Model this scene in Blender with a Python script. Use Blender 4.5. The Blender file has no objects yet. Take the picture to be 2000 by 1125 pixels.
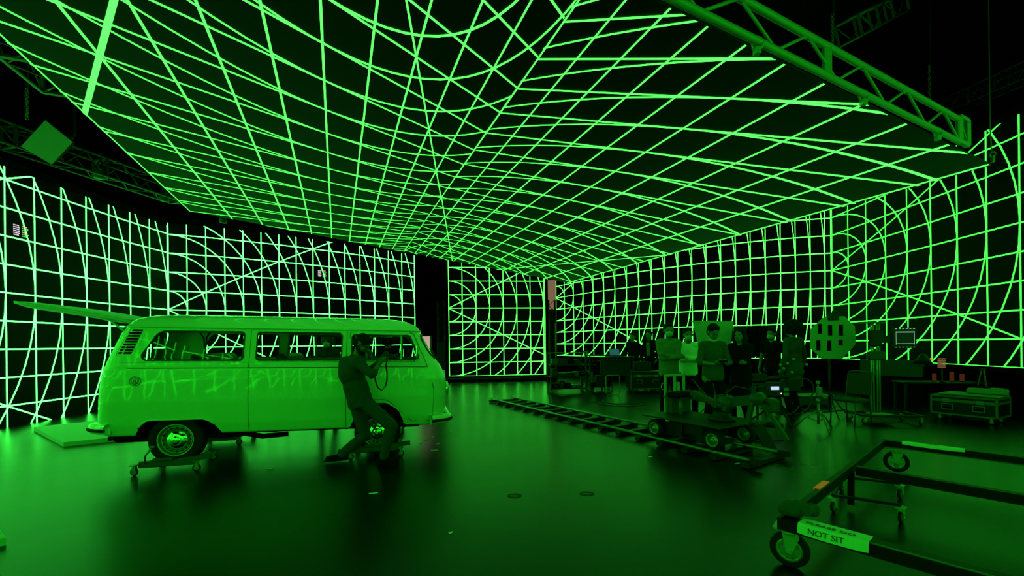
import bpy, math, random
import numpy as np
from mathutils import Vector, Matrix
random.seed(7)
PI = math.pi
SC = bpy.context.scene
COL = SC.collection
# ---------------------------------------------------------------- camera, world, exposure
FPX = 820.0; HZ = 672.0; ROLL = .012; CAMH = 1.55
cam_d = bpy.data.cameras.new('camera'); cam = bpy.data.objects.new('camera', cam_d); COL.objects.link(cam)
cam_d.sensor_width = 36.0; cam_d.lens = FPX / 2000 * 36; cam_d.shift_y = (HZ - 562.5) / 2000
cam_d.clip_start = .05; cam_d.clip_end = 200
_s = ROLL; _c = math.sqrt(1 - _s * _s)
cam.matrix_world = Matrix(((_c, _s, 0, 0), (0, 0, -1, 0), (-_s, _c, 0, CAMH), (0, 0, 0, 1)))
SC.camera = cam
W = bpy.data.worlds.new('world'); SC.world = W; W.use_nodes = True
W.node_tree.nodes['Background'].inputs[0].default_value = (.0, .0, .0, 1)
W.node_tree.nodes['Background'].inputs[1].default_value = 0
SC.view_settings.view_transform = 'Standard'; SC.view_settings.look = 'None'
SC.view_settings.exposure = 0; SC.view_settings.gamma = 1; SC.view_settings.use_curve_mapping = False
SC.cycles.max_bounces = 6; SC.cycles.diffuse_bounces = 3; SC.cycles.glossy_bounces = 4
SC.cycles.transparent_max_bounces = 12; SC.cycles.caustics_reflective = False; SC.cycles.caustics_refractive = False
SC.cycles.sample_clamp_indirect = 3.0; SC.cycles.pixel_filter_type = 'BLACKMAN_HARRIS'; SC.cycles.filter_width = 1.3
GAIN = 7.5       # brightness of the lit screen lines

def ray(px, py):
    a = (px - 1000) / FPX; b = (HZ - py) / FPX
    return Vector((a * _c + b * _s, 1.0, -a * _s + b * _c))
def at(px, py, Y):
    return Vector((0, 0, CAMH)) + ray(px, py) * Y
def onz(px, py, z=0.0):
    d = ray(px, py); return Vector((0, 0, CAMH)) + d * ((z - CAMH) / d.z)

# ---------------------------------------------------------------- materials
def pbr(name, col, rough=.5, metal=0, spec=.5, coat=0, bump=0, bscale=20, noise=0, nscale=5, emit=None, estr=0, coat_r=.1):
    m = bpy.data.materials.new(name); m.use_nodes = True
    nt = m.node_tree; b = nt.nodes['Principled BSDF']
    c4 = tuple(col) + (1,)
    b.inputs['Base Color'].default_value = c4; b.inputs['Roughness'].default_value = rough
    b.inputs['Metallic'].default_value = metal; b.inputs['Specular IOR Level'].default_value = spec
    b.inputs['Coat Weight'].default_value = coat; b.inputs['Coat Roughness'].default_value = coat_r
    tc = nt.nodes.new('ShaderNodeTexCoord')
    if noise:
        n = nt.nodes.new('ShaderNodeTexNoise'); n.inputs['Scale'].default_value = nscale; n.inputs['Detail'].default_value = 5
        r = nt.nodes.new('ShaderNodeMix'); r.data_type = 'RGBA'
        r.inputs[6].default_value = tuple(x * (1 - noise) for x in col) + (1,); r.inputs[7].default_value = tuple(min(1, x * (1 + noise)) for x in col) + (1,)
        nt.links.new(tc.outputs['Object'], n.inputs['Vector']); nt.links.new(n.outputs['Fac'], r.inputs[0]); nt.links.new(r.outputs[2], b.inputs['Base Color'])
    if bump:
        n2 = nt.nodes.new('ShaderNodeTexNoise'); n2.inputs['Scale'].default_value = bscale; n2.inputs['Detail'].default_value = 3
        bp = nt.nodes.new('ShaderNodeBump'); bp.inputs['Strength'].default_value = bump; bp.inputs['Distance'].default_value = .02
        nt.links.new(tc.outputs['Object'], n2.inputs['Vector']); nt.links.new(n2.outputs['Fac'], bp.inputs['Height'])
        nt.links.new(bp.outputs['Normal'], b.inputs['Normal'])
        if coat: nt.links.new(bp.outputs['Normal'], b.inputs['Coat Normal'])
    if emit:
        b.inputs['Emission Color'].default_value = tuple(emit) + (1,); b.inputs['Emission Strength'].default_value = estr
    return m
def emis(name, col, s):
    m = bpy.data.materials.new(name); m.use_nodes = True; nt = m.node_tree
    nt.nodes.remove(nt.nodes['Principled BSDF'])
    e = nt.nodes.new('ShaderNodeEmission'); e.inputs[0].default_value = tuple(col) + (1,); e.inputs[1].default_value = s
    nt.links.new(e.outputs[0], nt.nodes['Material Output'].inputs[0]); return m
def glass_mat(name, tint=.9, refl=1.0):
    m = bpy.data.materials.new(name); m.use_nodes = True; nt = m.node_tree
    nt.nodes.remove(nt.nodes['Principled BSDF'])
    t = nt.nodes.new('ShaderNodeBsdfTransparent'); t.inputs[0].default_value = (tint, tint, tint, 1)
    g = nt.nodes.new('ShaderNodeBsdfGlossy'); g.inputs['Roughness'].default_value = .02; g.inputs[0].default_value = (refl, refl, refl, 1)
    f = nt.nodes.new('ShaderNodeFresnel'); f.inputs[0].default_value = 1.5
    x = nt.nodes.new('ShaderNodeMixShader')
    nt.links.new(f.outputs[0], x.inputs[0]); nt.links.new(t.outputs[0], x.inputs[1]); nt.links.new(g.outputs[0], x.inputs[2])
    nt.links.new(x.outputs[0], nt.nodes['Material Output'].inputs[0]); return m
G = GAIN
M = {
 'led_l': emis('led_lines_cool', (.46 / 11, 1, .70 / 11), 11),
 'led_c': emis('led_lines_mid', (.28 / 6, 1, .30 / 6), 6),
 'led_r': emis('led_lines_right', (.12 / 4, 1, .14 / 4), 4),
 'led_t': emis('led_lines_top', (.17 / 3.6, 1, .20 / 3.6), 3.6),
 'led_b': emis('led_lines_behind', (.14 / 10, 1, .16 / 10), 10),
 'panel': pbr('led_panel_black', (.0022, .0026, .0022), .55, spec=.08, noise=.25, nscale=3),
 'paneltop': pbr('led_panel_top', (.0042, .0055, .0042), .6, spec=.10, noise=.25, nscale=3),
 'black': pbr('black_matte', (.002, .002, .002), .9, spec=.08),
 'shell': pbr('stage_black', (.0025, .0025, .0025), .95, spec=.05),
 'dark': pbr('dark_plastic', (.006, .006, .006), .5, spec=.3),
 'rubber': pbr('rubber', (.006, .006, .006), .8, spec=.2),
 'steel': pbr('dull_steel', (.22, .22, .22), .35, metal=.6, bump=.1, bscale=40),
 'chrome': pbr('chrome', (.8, .8, .8), .12, metal=1),
 'alu': pbr('aluminium', (.13, .13, .13), .45, metal=.2),
 'zinc': pbr('zinc', (.38, .38, .38), .35, metal=.25),
 'bframe': pbr('black_painted_steel', (.003, .003, .003), .45, spec=.15),
 'paper': pbr('paper', (.75, .78, .75), .7),
 'ink': pbr('ink', (.01, .01, .01), .7),
 'van': pbr('van_paint', (.64, .66, .60), .30, coat=1.0, coat_r=.035, bump=.10, bscale=1.6, noise=.04, nscale=3),
 'glass': glass_mat('window_glass'),
 'seal': pbr('window_rubber', (.01, .01, .01), .5),
 'trimm': pbr('bright_trim', (.7, .7, .7), .25, metal=.8),
 'vinyl': pbr('seat_vinyl', (.05, .05, .05), .5),
 'rimdark': pbr('rim_paint', (.10, .10, .10), .4), 'trimr': pbr('trim_ring_metal', (.4, .4, .4), .3, metal=.3), 'van2': pbr('van_paint_dull', (.50, .52, .47), .45, noise=.05),
 'inside': pbr('van_lining', (.35, .36, .33), .7),
}
def floor_mat():
    m = bpy.data.materials.new('painted_floor'); m.use_nodes = True; nt = m.node_tree; b = nt.nodes['Principled BSDF']
    tc = nt.nodes.new('ShaderNodeTexCoord')
    n = nt.nodes.new('ShaderNodeTexNoise'); n.inputs['Scale'].default_value = .7; n.inputs['Detail'].default_value = 8; n.inputs['Roughness'].default_value = .65
    mp = nt.nodes.new('ShaderNodeMapping'); mp.inputs['Scale'].default_value = (.8, 5.0, 1); mp.inputs['Rotation'].default_value = (0, 0, .15)
    n2 = nt.nodes.new('ShaderNodeTexNoise'); n2.inputs['Scale'].default_value = 3.0; n2.inputs['Detail'].default_value = 10; n2.inputs['Roughness'].default_value = .7
    nt.links.new(tc.outputs['Object'], n.inputs['Vector']); nt.links.new(tc.outputs['Object'], mp.inputs['Vector']); nt.links.new(mp.outputs[0], n2.inputs['Vector'])
    cr = nt.nodes.new('ShaderNodeValToRGB'); cr.color_ramp.elements[0].position = .3; cr.color_ramp.elements[1].position = .75
    cr.color_ramp.elements[0].color = (.0018, .0022, .0018, 1); cr.color_ramp.elements[1].color = (.0055, .0062, .0055, 1)
    nt.links.new(n2.outputs['Fac'], cr.inputs[0]); nt.links.new(cr.outputs[0], b.inputs['Base Color'])
    mr = nt.nodes.new('ShaderNodeMapRange'); mr.inputs[1].default_value = .3; mr.inputs[2].default_value = .7; mr.inputs[3].default_value = .27; mr.inputs[4].default_value = .31
    nt.links.new(n.outputs['Fac'], mr.inputs[0]); nt.links.new(mr.outputs[0], b.inputs['Roughness'])
    bp = nt.nodes.new('ShaderNodeBump'); bp.inputs['Strength'].default_value = .03; bp.inputs['Distance'].default_value = .01
    nt.links.new(n2.outputs['Fac'], bp.inputs['Height']); nt.links.new(bp.outputs[0], b.inputs['Normal'])
    b.inputs['Specular IOR Level'].default_value = .27
    return m
M['floor'] = floor_mat()
M['greymetal'] = pbr('grey_painted_metal', (.045, .048, .045), .45, noise=.2, spec=.3)

# ---------------------------------------------------------------- mesh collecting
class MB:
    def __init__(s): s.v = []; s.f = []; s.m = []; s.sm = []
    def add(s, vs, fs, mi=0, smooth=False):
        o = len(s.v); s.v += [tuple(p) for p in vs]
        for f in fs: s.f.append([o + i for i in f]); s.m.append(mi); s.sm.append(smooth)
        return s
    def box(s, c, d, rz=0, mi=0, mat=None, bev=0):
        hx, hy, hz = d[0] / 2, d[1] / 2, d[2] / 2
        R = mat or Matrix.Rotation(rz, 3, 'Z')
        c = Vector(c)
        if bev <= 0:
            vs = [c + R @ Vector((x * hx, y * hy, z * hz)) for z in (-1, 1) for (x, y) in ((-1, -1), (1, -1), (1, 1), (-1, 1))]
            fs = [(3, 2, 1, 0), (4, 5, 6, 7), (0, 1, 5, 4), (1, 2, 6, 5), (2, 3, 7, 6), (3, 0, 4, 7)]
            return s.add(vs, fs, mi)
        b = min(bev, hx * .9, hy * .9, hz * .9)
        def ring(z, i):
            return [(x * (hx - (i if a else 0) * 1.0), y * (hy - (0 if a else i)), z) for (x, y, a) in
                    ((-1, -1, 1), (1, -1, 1), (1, -1, 0), (1, 1, 0), (1, 1, 1), (-1, 1, 1), (-1, 1, 0), (-1, -1, 0))]
        def ring2(z, inset):
            X, Y = hx - inset, hy - inset; k = b
            if inset > 0: k = b * .3
            return [(-X + k, -Y, z), (X - k, -Y, z), (X, -Y + k, z), (X, Y - k, z), (X - k, Y, z), (-X + k, Y, z), (-X, Y - k, z), (-X, -Y + k, z)]
        rs = [ring2(-hz, b), ring2(-hz + b, 0), ring2(hz - b, 0), ring2(hz, b)]
        vs = [c + R @ Vector(p) for r in rs for p in r]
        fs = [tuple(range(7, -1, -1)), tuple(range(24, 32))]
        for k in range(3):
            for i in range(8):
                j = (i + 1) % 8; fs.append((k * 8 + i, k * 8 + j, k * 8 + 8 + j, k * 8 + 8 + i))
        return s.add(vs, fs, mi)
    def tube(s, pts, r, n=8, mi=0, closed=False, caps=True):
        P = [Vector(p) for p in pts]; L = len(P)
        rr = r if isinstance(r, (list, tuple)) else [r] * L
        vs = []; up = None
        for i in range(L):
            if closed: t = P[(i + 1) % L] - P[i - 1]
            else: t = P[min(i + 1, L - 1)] - P[max(i - 1, 0)]
            if t.length < 1e-9: t = Vector((0, 0, 1))
            t.normalize()
            if up is None: up = Vector((0, 0, 1)) if abs(t.z) < .9 else Vector((1, 0, 0))
            a = t.cross(up)
            if a.length < 1e-6: a = t.cross(Vector((1, .3, 0)))
            a.normalize(); b = a.cross(t).normalized(); up = b
            for k in range(n):
                q = 2 * PI * k / n; vs.append(P[i] + a * (math.cos(q) * rr[i]) + b * (math.sin(q) * rr[i]))
        fs = []
        for i in range(L if closed else L - 1):
            j = (i + 1) % L
            for k in range(n):
                k2 = (k + 1) % n; fs.append((i * n + k, i * n + k2, j * n + k2, j * n + k))
        s.add(vs, fs, mi, n > 4)
        if caps and not closed:
            o = len(s.v) - len(vs)
            s.f.append([o + k for k in range(n - 1, -1, -1)]); s.m.append(mi); s.sm.append(False)
            s.f.append([o + (L - 1) * n + k for k in range(n)]); s.m.append(mi); s.sm.append(False)
        return s
    def bar(s, a, b, w, h=None, mi=0):
        a, b = Vector(a), Vector(b); h = h or w; t = (b - a); L = t.length; t.normalize()
        up = Vector((0, 0, 1)) if abs(t.z) < .95 else Vector((0, 1, 0))
        y = up.cross(t).normalized(); z = t.cross(y)
        R = Matrix((t, y, z)).transposed()
        return s.box((a + b) / 2, (L, w, h), mat=R, mi=mi)
    def lathe(s, prof, c=(0, 0, 0), ax='Z', n=24, mi=0, mat=None, caps=True):
        c = Vector(c); R = mat or {'Z': Matrix.Identity(3), 'Y': Matrix.Rotation(-PI / 2, 3, 'X'), 'X': Matrix.Rotation(PI / 2, 3, 'Y')}[ax]
        vs = []; fs = []
        for (r, z) in prof:
            for k in range(n):
                q = 2 * PI * k / n; vs.append(c + R @ Vector((r * math.cos(q), r * math.sin(q), z)))
        L = len(prof)
        for i in range(L - 1):
            for k in range(n):
                k2 = (k + 1) % n; fs.append((i * n + k, i * n + k2, (i + 1) * n + k2, (i + 1) * n + k))
        s.add(vs, fs, mi, True)
        o = len(s.v) - len(vs)
        if not caps: return s
        if prof[0][0] > 1e-5: s.f.append([o + k for k in range(n - 1, -1, -1)]); s.m.append(mi); s.sm.append(False)
        if prof[-1][0] > 1e-5: s.f.append([o + (L - 1) * n + k for k in range(n)]); s.m.append(mi); s.sm.append(False)
        return s
    def cyl(s, a, b, r, n=16, mi=0): return s.tube([a, b], r, n, mi)
    def ball(s, c, r, n=12, mi=0):
        r = r if isinstance(r, (tuple, list)) else (r, r, r); c = Vector(c)
        vs = []; fs = []
        for i in range(n + 1):
            a = PI * i / n
            for k in range(2 * n):
                q = PI * k / n; vs.append(c + Vector((r[0] * math.sin(a) * math.cos(q), r[1] * math.sin(a) * math.sin(q), r[2] * math.cos(a))))
        for i in range(n):
            for k in range(2 * n):
                k2 = (k + 1) % (2 * n); fs.append((i * 2 * n + k, (i + 1) * 2 * n + k, (i + 1) * 2 * n + k2, i * 2 * n + k2))
        return s.add(vs, fs, mi, True)
    def prism(s, poly, d, mat=None, c=(0, 0, 0), mi=0):
        """poly = 2D points (x,z); extruded along local y by d, centred"""
        c = Vector(c); R = mat or Matrix.Identity(3); n = len(poly)
        vs = [c + R @ Vector((p[0], -d / 2, p[1])) for p in poly] + [c + R @ Vector((p[0], d / 2, p[1])) for p in poly]
        fs = [tuple(range(n)), tuple(range(2 * n - 1, n - 1, -1))]
        for i in range(n): j = (i + 1) % n; fs.append((j, i, n + i, n + j))
        return s.add(vs, fs, mi)
    def build(s, name, mats, parent=None, loc=None):
        me = bpy.data.meshes.new(name); me.from_pydata(s.v, [], s.f)
        if not isinstance(mats, (list, tuple)): mats = [mats]
        for m in mats: me.materials.append(M[m] if isinstance(m, str) else m)
        me.polygons.foreach_set('material_index', s.m); me.polygons.foreach_set('use_smooth', s.sm)
        me.validate(); me.update()
        o = bpy.data.objects.new(name, me); COL.objects.link(o)
        if parent: o.parent = parent
        if loc is not None: o.location = loc
        return o
def tag(o, label=None, cat=None, group=None, kind=None):
    if label: o['label'] = label
    if cat: o['category'] = cat
    if group: o['group'] = group
    if kind: o['kind'] = kind
    return o
def thing(name, label, cat, loc=(0, 0, 0), rz=0, group=None):
    o = bpy.data.objects.new(name, None); COL.objects.link(o); o.empty_display_size = .1
    o.location = loc; o.rotation_euler = (0, 0, rz)
    return tag(o, label, cat, group)
def copy_tree(o, parent=None):
    c = o.copy(); COL.objects.link(c); c.parent = parent
    for ch in list(o.children): copy_tree(ch, c)
    return c

# ---------------------------------------------------------------- the stage shell
def struct(name, mb, mat): return tag(mb.build(name, mat), kind='structure')
struct('floor', MB().box((0, 8, -.1), (36, 44, .2)), 'floor')
struct('wall_left', MB().box((-17, 8, 5.4), (.3, 42, 11)), 'shell')
struct('wall_right', MB().box((17, 8, 5.4), (.3, 42, 11)), 'shell')
struct('wall_back', MB().box((0, 29, 5.4), (36, .3, 11)), 'shell')
struct('wall_front', MB().box((0, -13, 5.4), (36, .3, 11)), 'shell')
struct('ceiling', MB().box((0, 8, 11), (36, 44, .3)), 'shell')

# ---------------------------------------------------------------- LED pattern
def clip_poly(poly, planes):
    for (a, b, c) in planes:          # keep a*x+b*y+c >= 0
        out = []; n = len(poly)
        for i in range(n):
            p, q = poly[i], poly[(i + 1) % n]
            dp = a * p[0] + b * p[1] + c; dq = a * q[0] + b * q[1] + c
            if dp >= 0: out.append(p)
            if (dp >= 0) != (dq >= 0):
                t = dp / (dp - dq); out.append((p[0] + t * (q[0] - p[0]), p[1] + t * (q[1] - p[1])))
        poly = out
        if len(poly) < 3: return []
    return poly
def strips(line, hw):
    """line in (u,v) -> list of quads of half width hw"""
    L = len(line); N = []
    for i in range(L):
        a = line[max(i - 1, 0)]; b = line[min(i + 1, L - 1)]
        dx, dy = b[0] - a[0], b[1] - a[1]; l = math.hypot(dx, dy) or 1; N.append((-dy / l * hw, dx / l * hw))
    return [[(line[i][0] + N[i][0], line[i][1] + N[i][1]), (line[i][0] - N[i][0], line[i][1] - N[i][1]),
             (line[i + 1][0] - N[i + 1][0], line[i + 1][1] - N[i + 1][1]), (line[i + 1][0] + N[i + 1][0], line[i + 1][1] + N[i + 1][1])] for i in range(L - 1)]
def seg(a, b, n):
    return [(a[0] + (b[0] - a[0]) * i / n, a[1] + (b[1] - a[1]) * i / n) for i in range(n + 1)]
S_ = .57
def led_wall(label, cols, z0, u0, u1, v0, v1, mat, full=22, sub=2, foot=True, smoothdeg=2, group=None):
    """cols: (u, X, Y) samples of the curved run; the test pattern is a square grid, circles and two diagonals from (0,0)"""
    U = [c[0] for c in cols]; d = min(smoothdeg, len(U) - 1)
    px = np.polyfit(U, [c[1] for c in cols], d); py = np.polyfit(U, [c[2] for c in cols], d)
    def pos(u, off=0.0):
        x, y = float(np.polyval(px, u)), float(np.polyval(py, u))
        if off:
            e = .01; tx = float(np.polyval(px, u + e)) - x; ty = float(np.polyval(py, u + e)) - y; l = math.hypot(tx, ty)
            nx, ny = ty / l, -tx / l
            if nx * (0 - x) + ny * (6 - y) < 0: nx, ny = -nx, -ny
            x += nx * off; y += ny * off
        return x, y
    base = pos((u0 + u1) / 2)
    t = thing('led_screen', label, 'led screen', (base[0], base[1], 0), 0, group)
    def P(u, v, off):
        x, y = pos(u, off); return (x - base[0], y - base[1], z0 + v * S_)
    mb = MB(); nu = max(2, int((u1 - u0) * sub))
    us = [u0 + (u1 - u0) * i / nu for i in range(nu + 1)]
    for (off, flip) in ((0, 0), (-.12, 1)):
        vs = [P(u, v, off or 1e-6) for u in us for v in (v0, v1)]
        fs = [(2 * i, 2 * i + 2, 2 * i + 3, 2 * i + 1) for i in range(nu)]
        mb.add(vs, fs, 0)
    for v in (v0, v1):
        vs = [P(u, v, o) for u in us for o in (1e-6, -.12)]; mb.add(vs, [(2 * i, 2 * i + 1, 2 * i + 3, 2 * i + 2) for i in range(nu)], 0)
    for u in (u0, u1):
        mb.add([P(u, v0, 1e-6), P(u, v1, 1e-6), P(u, v1, -.12), P(u, v0, -.12)], [(0, 1, 2, 3)], 0)
    hw = .026; planes = [(1, 0, -u0), (-1, 0, u1), (0, 1, -v0), (0, -1, v1)]
    lines = []
    for k in range(math.ceil(u0), math.floor(u1) + 1): lines.append(seg((k, v0), (k, v1), 1))
    for k in range(math.ceil(v0), math.floor(v1) + 1): lines.append(seg((u0, k), (u1, k), nu))
    for e in (u0, u1): lines.append(seg((e + (hw if e == u0 else -hw), v0), (e + (hw if e == u0 else -hw), v1), 1))
    for r in range(1, full):
        n = 10 + 3 * r; lines.append([(r * math.cos(a), r * math.sin(a)) for a in [-PI / 2 + PI * i / n for i in range(n + 1)]])
    lines.append(seg((0, 0), (12, 6), 24)); lines.append(seg((0, 0), (12, -6), 24))
    for ln in lines:
        for q in strips(ln, hw):
            p = clip_poly(q, planes)
            if p: mb.add([P(a, b, .004) for a, b in p], [tuple(range(len(p)))], 1)
    mb.build('screen_face', ['panel', mat], t)
    for (va, vb, fnm) in ((v1, v1 + .35, 'top_frame'), (v0 - .12, v0, 'bottom_frame')):
        fr = MB()
        pts = [(P(u, va, -.06), P(u, vb, -.06)) for u in us]
        for i in range(nu):
            a, b = pts[i], pts[i + 1]; fr.add([a[0], b[0], b[1], a[1]], [(0, 1, 2, 3)])
            a2, b2 = P(us[i], va, -.2), P(us[i + 1], va, -.2); a3, b3 = P(us[i], vb, -.2), P(us[i + 1], vb, -.2)
            fr.add([a2, b2, b3, a3], [(3, 2, 1, 0)]); fr.add([a[1], b[1], b3, a3], [(0, 1, 2, 3)]); fr.add([a[0], b[0], b2, a2], [(3, 2, 1, 0)])
        fr.build(fnm, 'black', t)
    if foot and z0 + v0 * S_ > .2:
        ft = MB(); zz = z0 + v0 * S_ - .06
        for i in range(0, nu + 1, 4):
            a = P(us[i], 0, -.1); b = P(us[i], 0, -.7)
            ft.bar((a[0], a[1], .04), (b[0], b[1], .04), .06, .08); ft.bar((a[0], a[1], 0), (a[0], a[1], zz), .06)
            ft.bar((b[0], b[1], .08), (a[0], a[1], zz), .05)
        for i in range(nu):
            a = P(us[i], 0, -.1); b = P(us[i + 1], 0, -.1); ft.bar((a[0], a[1], zz), (b[0], b[1], zz), .08)
        ft.build('support_frame', 'black', t)
    return t, pos, P
def colpx(u, x, sp): return (u, (x - 1000) * S_ / sp, FPX * S_ / sp)
L1 = [colpx(8, 16, 55.1), colpx(9, 71.5, 51.6), colpx(10, 122.2, 48.7), colpx(11, 169.6, 46.2), colpx(12, 213.3, 43.9), colpx(15, 330, 36.9), (0, -9.3, 4.1)]
L2 = [colpx(0, 330, 36.9), colpx(6, 546, 33.2), colpx(9, 645, 30.7), colpx(15, 811.5, 26.5)]
RB1 = [colpx(0, 1086.8, 22.35), colpx(8, 1249.8, 27.8), colpx(9, 1273.8, 28.6), colpx(15, 1436, 31.8), colpx(21.45, 1626.8, 34.3)]
RB2 = [colpx(0, 1626.8, 34.3), colpx(4, 1772.4, 43.3), colpx(6, 1872, 48.6), colpx(7, 1930.7, 52.6), colpx(8, 1996.8, 57.4), (15, 9.3, 4.0)]
ZL = 2.707; ZR = 3.81
led_wall('curved led screen wall on the far left showing pale green grid, van standing before it', L1, ZL, 0, 15, -4.83, 4.45, 'led_l')
led_wall('led screen wall behind the van, pale green grid with circles fanning from its left edge', L2, ZL, 0, 15, -4.83, 4.6, 'led_l', smoothdeg=2)
led_wall('long curved led screen wall behind the film crew showing a green grid', RB1, ZR, 0, 21.45, -5, 5, 'led_c')
led_wall('led screen wall at the far right showing large bright green arcs and squares', RB2, ZR, 0, 15, -5, 3.72, 'led_r')
# the volume goes on behind the camera and closes the circle
led_wall('led screen wall curving behind the camera on the left', [(0, -9.3, 4.1), (8, -8.6, -.4), (15, -6.6, -3.9)], ZL, 0, 15, -4.83, 4.45, 'led_b')
led_wall('led screen wall curving behind the camera on the right', [(0, 9.3, 4.0), (8, 8.3, -.4), (15, 5.6, -4.0)], ZR, 0, 15, -5, 3.72, 'led_b')
led_wall('led screen wall straight behind the camera', [(0, -6.4, -4.1), (11, -.4, -5.6), (21.0, 5.4, -4.2)], ZL, 0, 21, -4.83, 4.45, 'led_b')

# ---------------------------------------------------------------- LED ceiling
ZC = 4.15
HLp = np.array([[0.19245987, -0.15991703, -0.43719838], [0.01766323, 0.08427104, -1.81412184], [0.41427993, 0.46797667, 1.]])
HRp = np.array([[0.08925873, -0.0509771, 0.16708761], [0.02812472, 0.02660433, -0.5530552], [-0.07353607, 0.14875502, 1.]])
# plan map: the ceiling content is pre-warped, a projective map from pattern (u,v) to the ceiling plane
def plan_map(Hm):
    A = np.array([[1000, 0, 1000], [0, 1000, 500], [0, 0, 1.]]) @ Hm          # to frame
    K = np.array([[1 / FPX, 0, -1000 / FPX], [0, -1 / FPX, HZ / FPX], [0, 0, 1.]])
    R = np.array([[_c, _s, 0], [0, 0, 1.], [-_s, _c, 0]])                      # ray = R @ (a,b,1)
    T = np.diag([1., 1., 1 / (ZC - CAMH)])
    return T @ R @ K @ A
def led_ceiling(Hm, u0, u1, centre, planes, name, label, lines, hw=.027):
    Q = plan_map(Hm)
    def P(u, v):
        w = Q @ np.array([u, v, 1.])
        return (w[0] / w[2], w[1] / w[2], w[2] * (1 if Hm is not None else 1))
    poly = [(-60, -60), (60, -60), (60, 60), (-60, 60)]
    poly = clip_poly(poly, planes)
    cx = sum(p[0] for p in poly) / len(poly); cy = sum(p[1] for p in poly) / len(poly)
    t = thing(name, label, 'led screen', (cx, cy, ZC))
    mb = MB(); n = len(poly)
    lo = [(p[0] - cx, p[1] - cy, 0) for p in poly]; hi = [(p[0] - cx, p[1] - cy, .025) for p in poly]
    mb.add(lo + hi, [tuple(range(n - 1, -1, -1)), tuple(range(n, 2 * n))] + [(i, (i + 1) % n, n + (i + 1) % n, n + i) for i in range(n)], 0)
    s0 = np.sign((Q @ np.array([centre[0], centre[1], 1.]))[2])
    for ln, h in lines:
        for q in strips(ln, h):
            ok = all((Q @ np.array([a, b, 1.]))[2] * s0 > .02 for a, b in q)
            if not ok: continue
            p = clip_poly([P(a, b)[:2] for a, b in q], planes)
            if p: mb.add([(a - cx, b - cy, -.004) for a, b in p], [tuple(range(len(p)))], 1)
    mb.build('screen_face', ['paneltop', 'led_t'], t)
    return t, poly
def xy(px, py): p = onz(px, py, ZC); return (p.x, p.y)
def half(p, q, inside):
    a, b = q[1] - p[1], p[0] - q[0]; c = -(a * p[0] + b * p[1])
    if a * inside[0] + b * inside[1] + c < 0: a, b, c = -a, -b, -c
    return (a, b, c)
e1, e2 = xy(1334, 27), xy(1885, 298)
near = half(e1, e2, (0, 8)); inside = (0, 8)
left = half(xy(0, 70), xy(370, 412), inside)
seamP = xy(975, 220), xy(861.4, 386)
farL = half(xy(370, 412), xy(807, 495), inside)
farR = half(xy(800, 493), xy(1068, 552), inside)
right = half(xy(1097, 556), xy(1930, 325), inside)
LL = []; RL = []; hw = .025
for k in range(-4, 6): LL.append((seg((k, -3), (k, 24), 27), hw))
for k in range(0, 23): LL.append((seg((-5.4, k), (5, k), 10), hw))
LL.append((seg((-5.17, -3), (-5.17, 24), 27), .014))
for r in range(1, 23):
    n = 10 + 5 * r; LL.append(([(r * math.sin(a), r * math.cos(a)) for a in [-PI / 2 + PI * i / n for i in range(n + 1)] if abs(r * math.sin(a)) < 5.9], hw))
LL.append((seg((0, 0), (5.5, 11), 22), hw)); LL.append((seg((0, 0), (-5.5, 11), 22), hw * 1.5))
for k in range(0, 10): RL.append((seg((k, -2), (k, 21), 23), hw))
RL.append((seg((9.93, -2), (9.93, 20), 22), .02))
for k in range(-1, 21): RL.append((seg((0, k), (10, k), 10), hw))
for r in range(1, 22):
    n = 10 + 5 * r; RL.append(([(5 + r * math.sin(a), 20 - r * math.cos(a)) for a in [-PI / 2 + PI * i / n for i in range(n + 1)] if abs(r * math.sin(a)) < 5.9], hw))
RL.append((seg((5, 20), (-.5, 9), 22), hw)); RL.append((seg((5, 20), (10.5, 9), 22), hw))
sL = half(seamP[0], seamP[1], (-6, 6)); sR = tuple(-x for x in sL)
led_ceiling(HLp, -5, 5, (0, 10), [near, left, farL, sL], 'overhead_led_screen', 'left half of the led ceiling, green grid with a thick line, hung over the van', LL)
led_ceiling(HRp, 0, 10, (5, 10), [near, right, farR, farL, sR], 'overhead_led_screen', 'right half of the led ceiling, skewed green grid, hung beside the box truss', RL)

# ---------------------------------------------------------------- centre screen on its own wheeled frame
C1 = [colpx(0, 876.7, 26.6), colpx(7, 1062.5, 26.0)]
cw, cpos, cP = led_wall('separate led screen panel at the back centre on a wheeled frame, black gaps either side', C1, 3.08, 0, 7.12, -5, 5, 'led_c', foot=False)
def casters(mb_wheel, c, r, w=.03): pass
ff = MB()
x0, y0 = cpos(0, -.1); x1, y1 = cpos(7.12, -.1); bx_, by_ = cw.location.x, cw.location.y
for zz in (.12, .22):
    ff.bar((x0 - bx_ - .5, y0 - by_ - .35, zz), (x1 - bx_ + .5, y1 - by_ - .35, zz), .08, .06)
    ff.bar((x0 - bx_ - .5, y0 - by_ + .4, zz), (x1 - bx_ + .5, y1 - by_ + .4, zz), .08, .06)
for k in range(5):
    q = k / 4; X = x0 + (x1 - x0) * q - bx_; Y = y0 + (y1 - y0) * q - by_
    ff.bar((X, Y - .7, .15), (X, Y + .6, .15), .07); ff.bar((X, Y + .12, .15), (X, Y + .12, 5.2), .07)
ff.build('base_frame', 'bframe', cw)
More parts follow.
